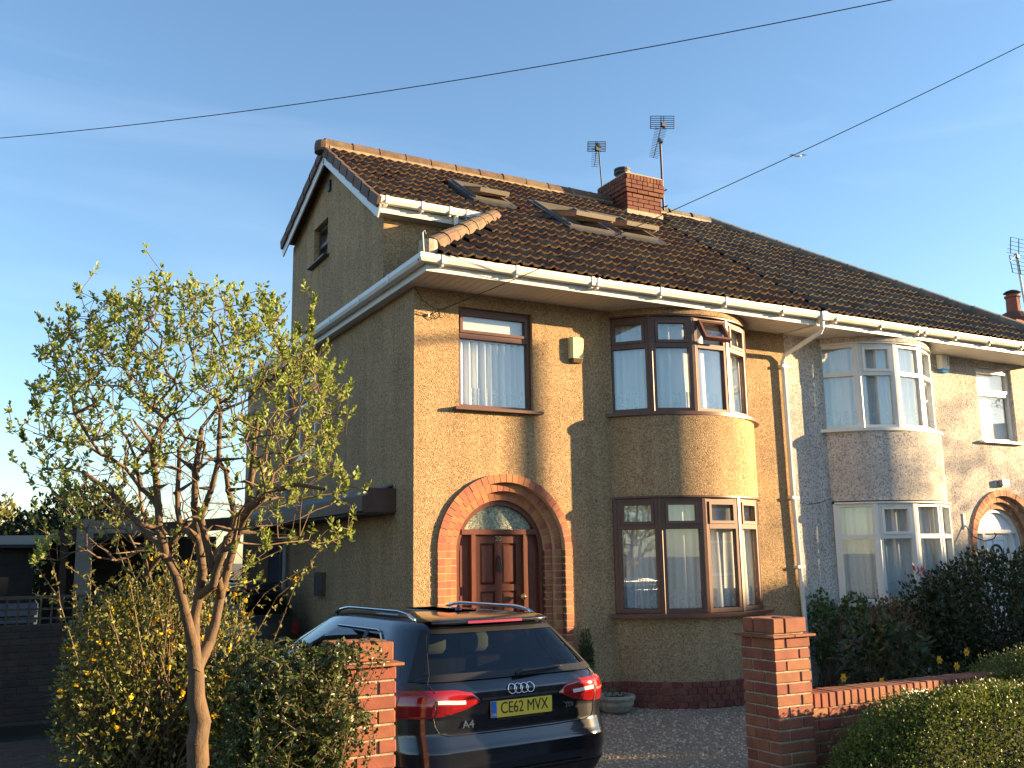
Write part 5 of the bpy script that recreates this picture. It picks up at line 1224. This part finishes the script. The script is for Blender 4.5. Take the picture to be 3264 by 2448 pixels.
# inner darker mass of the same shrub
p, d = ell(7000, (-2.78,-4.78,.66), (.30,.18,.66), .2); s = rng.uniform(.015,.028,len(p)); leaves('inner_foliage', p, d+rng.normal(size=p.shape)*.8, s, s*.36, cl_, co_, .15)
# clipped hedges in front of the low wall
hl = M('hedge_leaf', (.12,.145,.022), .45, irand=.4, trans=.25)
def hedge(label, c, rad, n):
    o = thing('clipped_hedge', label, 'hedge', (c[0], c[1], -.10), 'clipped hedges along the pavement')
    d = unit(rng.normal(size=(n,3))); d[:,2] = np.abs(d[:,2]); e = .30      # superellipsoid mound
    k = (np.abs(d)**(1/e)).sum(1)**e; sfc = d/k[:,None]; ph = 1+.035*np.sin(sfc[:,0]*9+c[0])*np.cos(sfc[:,1]*7)+np.abs(rng.normal(size=n))*.03*(rng.random(n) < .4)
    q = np.array([c[0],c[1],-.1])+sfc*ph[:,None]*np.array(rad)*rng.uniform(.93,1.0,n)[:,None]
    nr_ = unit(sfc/np.array(rad)); s = rng.uniform(.014,.027,n); leaves('foliage', q, nr_*.8+rng.normal(size=q.shape)*.7+np.array([0,0,.4]), s, s*.36, hl, o, .15)
    kk = rng.choice(n, 900); sticks('twigs', q[kk]*.6+np.array([c[0],c[1],0])*.4, q[kk], .004, .002, twg, o, 4, 'stuff')
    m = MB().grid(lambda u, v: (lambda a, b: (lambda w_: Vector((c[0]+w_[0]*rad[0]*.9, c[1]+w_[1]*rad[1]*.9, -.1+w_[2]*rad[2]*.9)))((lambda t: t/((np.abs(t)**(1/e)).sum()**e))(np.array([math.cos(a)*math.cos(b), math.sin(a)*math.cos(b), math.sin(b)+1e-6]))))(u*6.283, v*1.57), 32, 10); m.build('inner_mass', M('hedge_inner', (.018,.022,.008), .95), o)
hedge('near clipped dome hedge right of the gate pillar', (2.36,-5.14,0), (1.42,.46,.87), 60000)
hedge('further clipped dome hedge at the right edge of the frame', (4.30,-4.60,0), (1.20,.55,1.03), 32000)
# pale-house garden
dl = M('camellia_leaf', (.030,.042,.014), .5, irand=.5, trans=.1, spec=.35)
bush('camellia_shrub', 'large glossy dark shrub in front of the pale house door', 'shrub', [((8.0,-1.35,.95),(1.35,.75,.85),8200,.45),((6.9,-1.3,.75),(.75,.6,.75),2300,.4),((9.3,-1.5,1.05),(.9,.7,.85),2600,.4)], dl, .070, .30, twg, 260, base=(8.0,-1.35,-.02))
bush('laurel_shrub', 'low spreading shrub with drooping pointed leaves behind the right pillar', 'shrub', [((5.15,-1.9,.52),(.52,.5,.50),900,.3)], M('laurel_leaf', (.035,.05,.015), .5, irand=.4, spec=.35, trans=.1), .15, .19, twg, 60, upb=-.1)
bush('climbing_ivy', 'bright green ivy climbing the pale wall beside the downpipe', 'ivy', [((6.05,-.10,.75),(.28,.13,.55),700,.2),((6.5,-.30,.95),(.30,.2,.28),500,.2),((7.0,-.62,1.0),(.5,.15,.15),300,.2)], M('ivy_leaf', (.07,.12,.02), .45, irand=.4, trans=.25), .055, .42, twg, 40)
bush('twiggy_shrub', 'small half-bare reddish shrub between ivy and dark shrub', 'shrub', [((5.95,-1.35,.85),(.45,.4,.42),700,.3)], M('reddish_leaf', (.09,.06,.025), .5, irand=.4, trans=.2), .05, .3, twg, 160)
bush('ground_cover', 'dark leafy ground cover along the neighbouring bed', 'plant', [((7.2,-2.6,.05),(2.4,.9,.22),3800,.2),((4.6,-3.2,.03),(1.5,.8,.16),1600,.2)], dl, .07, .2, None, 0, upb=.9)
# red new shoots
rs = thing('photinia_shoot', 'upright shoot with red new leaves in front of the white bow window', 'plant', (6.6,-1.35,.0)); sticks('stem', [(6.6,-1.35,0),(6.62,-1.35,.9)], [(6.62,-1.35,.9),(6.55,-1.36,1.50)], .008, .005, twg, rs)
q = np.array([(6.55,-1.36,1.50)])+rng.normal(size=(16,3))*np.array([.09,.05,.03]); leaves('red_leaves', q, rng.normal(size=q.shape)*.5+np.array([0,0,.8]), .09, .016, M('red_leaf', (.32,.035,.03), .4, irand=.3, trans=.25), rs)
# daffodils
yl, yo, gs = M('daffodil_petal', (.82,.50,.03), .5, trans=.25), M('daffodil_trumpet', (.80,.30,.02), .5), M('daffodil_leaf', (.06,.11,.03), .5, trans=.2)
for i, (x, y, h, lab) in enumerate(((3.82,-2.45,.53,'daffodil standing alone behind the low wall near the right pillar'),(4.33,-2.5,.46,'short daffodil just showing over the low wall coping'),(5.40,-2.4,.61,'daffodil left of the further hedge, beside a lower one'),(6.01,-2.3,.65,'pale daffodil at the edge of the further hedge'),(5.42,-2.6,.56,'daffodil drooping beside the further hedge'))):
    o = thing('daffodil', lab, 'flower', (x,y,gz(y)+.01), 'daffodils in the bed'); z0 = gz(y)+.01
    MB().tube([(x,y,z0),(x+.01,y,z0+h*.7),(x-.01,y-.02,z0+h)], .005, 6).build('stem', gs, o)
    for k in range(5): a = k*1.3; MB().add([(x+.02*math.cos(a),y+.02*math.sin(a),z0),(x+.02*math.cos(a)+.012,y+.02*math.sin(a),z0),(x+.08*math.cos(a),y+.08*math.sin(a),z0+h*.9),(x+.05*math.cos(a),y+.05*math.sin(a),z0+h*.6)], [(0,1,2),(0,2,3)]).build('leaf', gs, o)
    hc = Vector((x-.012,y-.035,z0+h)); f = MB()
    for k in range(6):
        a = k*math.pi/3; e1 = Vector((math.cos(a),-.15,math.sin(a))); e2 = Vector((-math.sin(a),0,math.cos(a))); f.add([hc,hc+e1*.03+e2*.016,hc+e1*.055,hc+e1*.03-e2*.016], [(0,1,2,3)])
    f.build('petals', yl, o); MB().tube([hc, hc+Vector((0,-.02,0)), hc+Vector((0,-.035,0))], [.010,.013,.018], 8).build('trumpet', yo, o)
# slim conifer beside the door
bush('slim_conifer', 'slim dark green conifer in the corner beside the arched doorway', 'conifer', [((2.13,-.16,.46),(.085,.085,.50),1700,.3)], M('conifer_leaf', (.035,.06,.012), .6, irand=.35, trans=.1), .05, .14, twg, 20, upb=1.2)
p, d = ell(60, (2.40,-.34,.18), (.12,.12,.05)); leaves('planter_leaves', p, d+np.array([0,0,.8]), .05, .008, gs, pt)
# background trees on the left
ct = M('cypress_leaf', (.13,.13,.018), .6, irand=.4, trans=.2)
def tree_blob(name, label, base, blobs, mat, ls, nst=60, cat='tree', asp=.3, group=None):
    o = thing(name, label, cat, base, group); MB().tube([base, (base[0],base[1],blobs[0][0][2])], [.14,.06], 8).build('trunk', barkL, o)
    Pp, Dd = [], []
    for c, rad, n, sh in blobs: p, d = ell(n, c, rad, sh, .1, .2); Pp.append(p); Dd.append(d)
    Pp, Dd = np.concatenate(Pp), np.concatenate(Dd); s = rng.uniform(.6,1.3,len(Pp))*ls; leaves('crown', Pp, Dd*.7+rng.normal(size=Pp.shape)*.6+np.array([0,0,.5]), s, s*asp, mat, o)
    k = rng.choice(len(Pp), nst); A = np.repeat([[base[0],base[1],blobs[0][0][2]*.7]], nst, 0); sticks('branches', A, Pp[k], .03, .008, barkL, o, 5, 'stuff')
    return o
tree_blob('golden_cypress', 'golden green cypress behind the garage at the left edge', (-4.75,20,0), [((-4.75,20,1.9),(1.75,1.5,1.95),9000,.5)], ct, .17, 30, 'conifer', .25)
tree_blob('background_tree', 'dark evergreen half hidden behind the lilac stems', (-1.9,16,0), [((-1.9,16,2.2),(1.5,1.3,1.5),4500,.3),((-3.2,17,1.9),(1.2,1,1.2),2500,.3)], dl, .16, 40)
# bare reddish tree close to the rear corner of the house
P2, par2, r2, e2, _ = grow([[( .4,17,0),(.4,17,1.5),(.5,17,3.0)]], np.array([(.4,17,3.6)])+unit(rng.normal(size=(420,3)))*rng.uniform(.3,1,(420,1))*np.array([1.9,1.6,1.7]), .004, .2)
i2 = np.where(par2 >= 0)[0]; bt = thing('bare_tree', 'bare purplish tree seen beyond the shaded side wall', 'tree', (.4,17,0)); sticks('trunk', P2[par2[i2]], P2[i2], np.minimum(r2[par2[i2]],.12), np.minimum(r2[i2],.12), M('bare_twig', (.075,.045,.04), .85), bt, 5)
# street tree beyond the frame at right: dapples the pale house
P3, par3, r3, e3, _ = grow([[(26,-8.0,-.1),(26,-8.0,2.2),(26.1,-8.0,3.5)]], np.array([(26,-8.0,5.9)])+unit(rng.normal(size=(260,3)))*rng.uniform(.3,1,(260,1))*np.array([2.1,2.1,2.6]), .006, .22)
i3 = np.where(par3 >= 0)[0]; st_ = thing('street_tree', 'budding street tree further along the pavement', 'tree', (26,-8,-.1)); sticks('trunk', P3[par3[i3]], P3[i3], np.minimum(r3[par3[i3]],.14), np.minimum(r3[i3],.14), barkL, st_, 6)
k3 = np.repeat(P3[e3], 5, 0)+rng.normal(size=(len(e3)*5,3))*.12; leaves('crown', k3, rng.normal(size=k3.shape), .08, .03, lilac, st_)
print('tris', sum(len(o.data.polygons) for o in bpy.data.objects if o.type == 'MESH'), 'objects', len(bpy.data.objects))
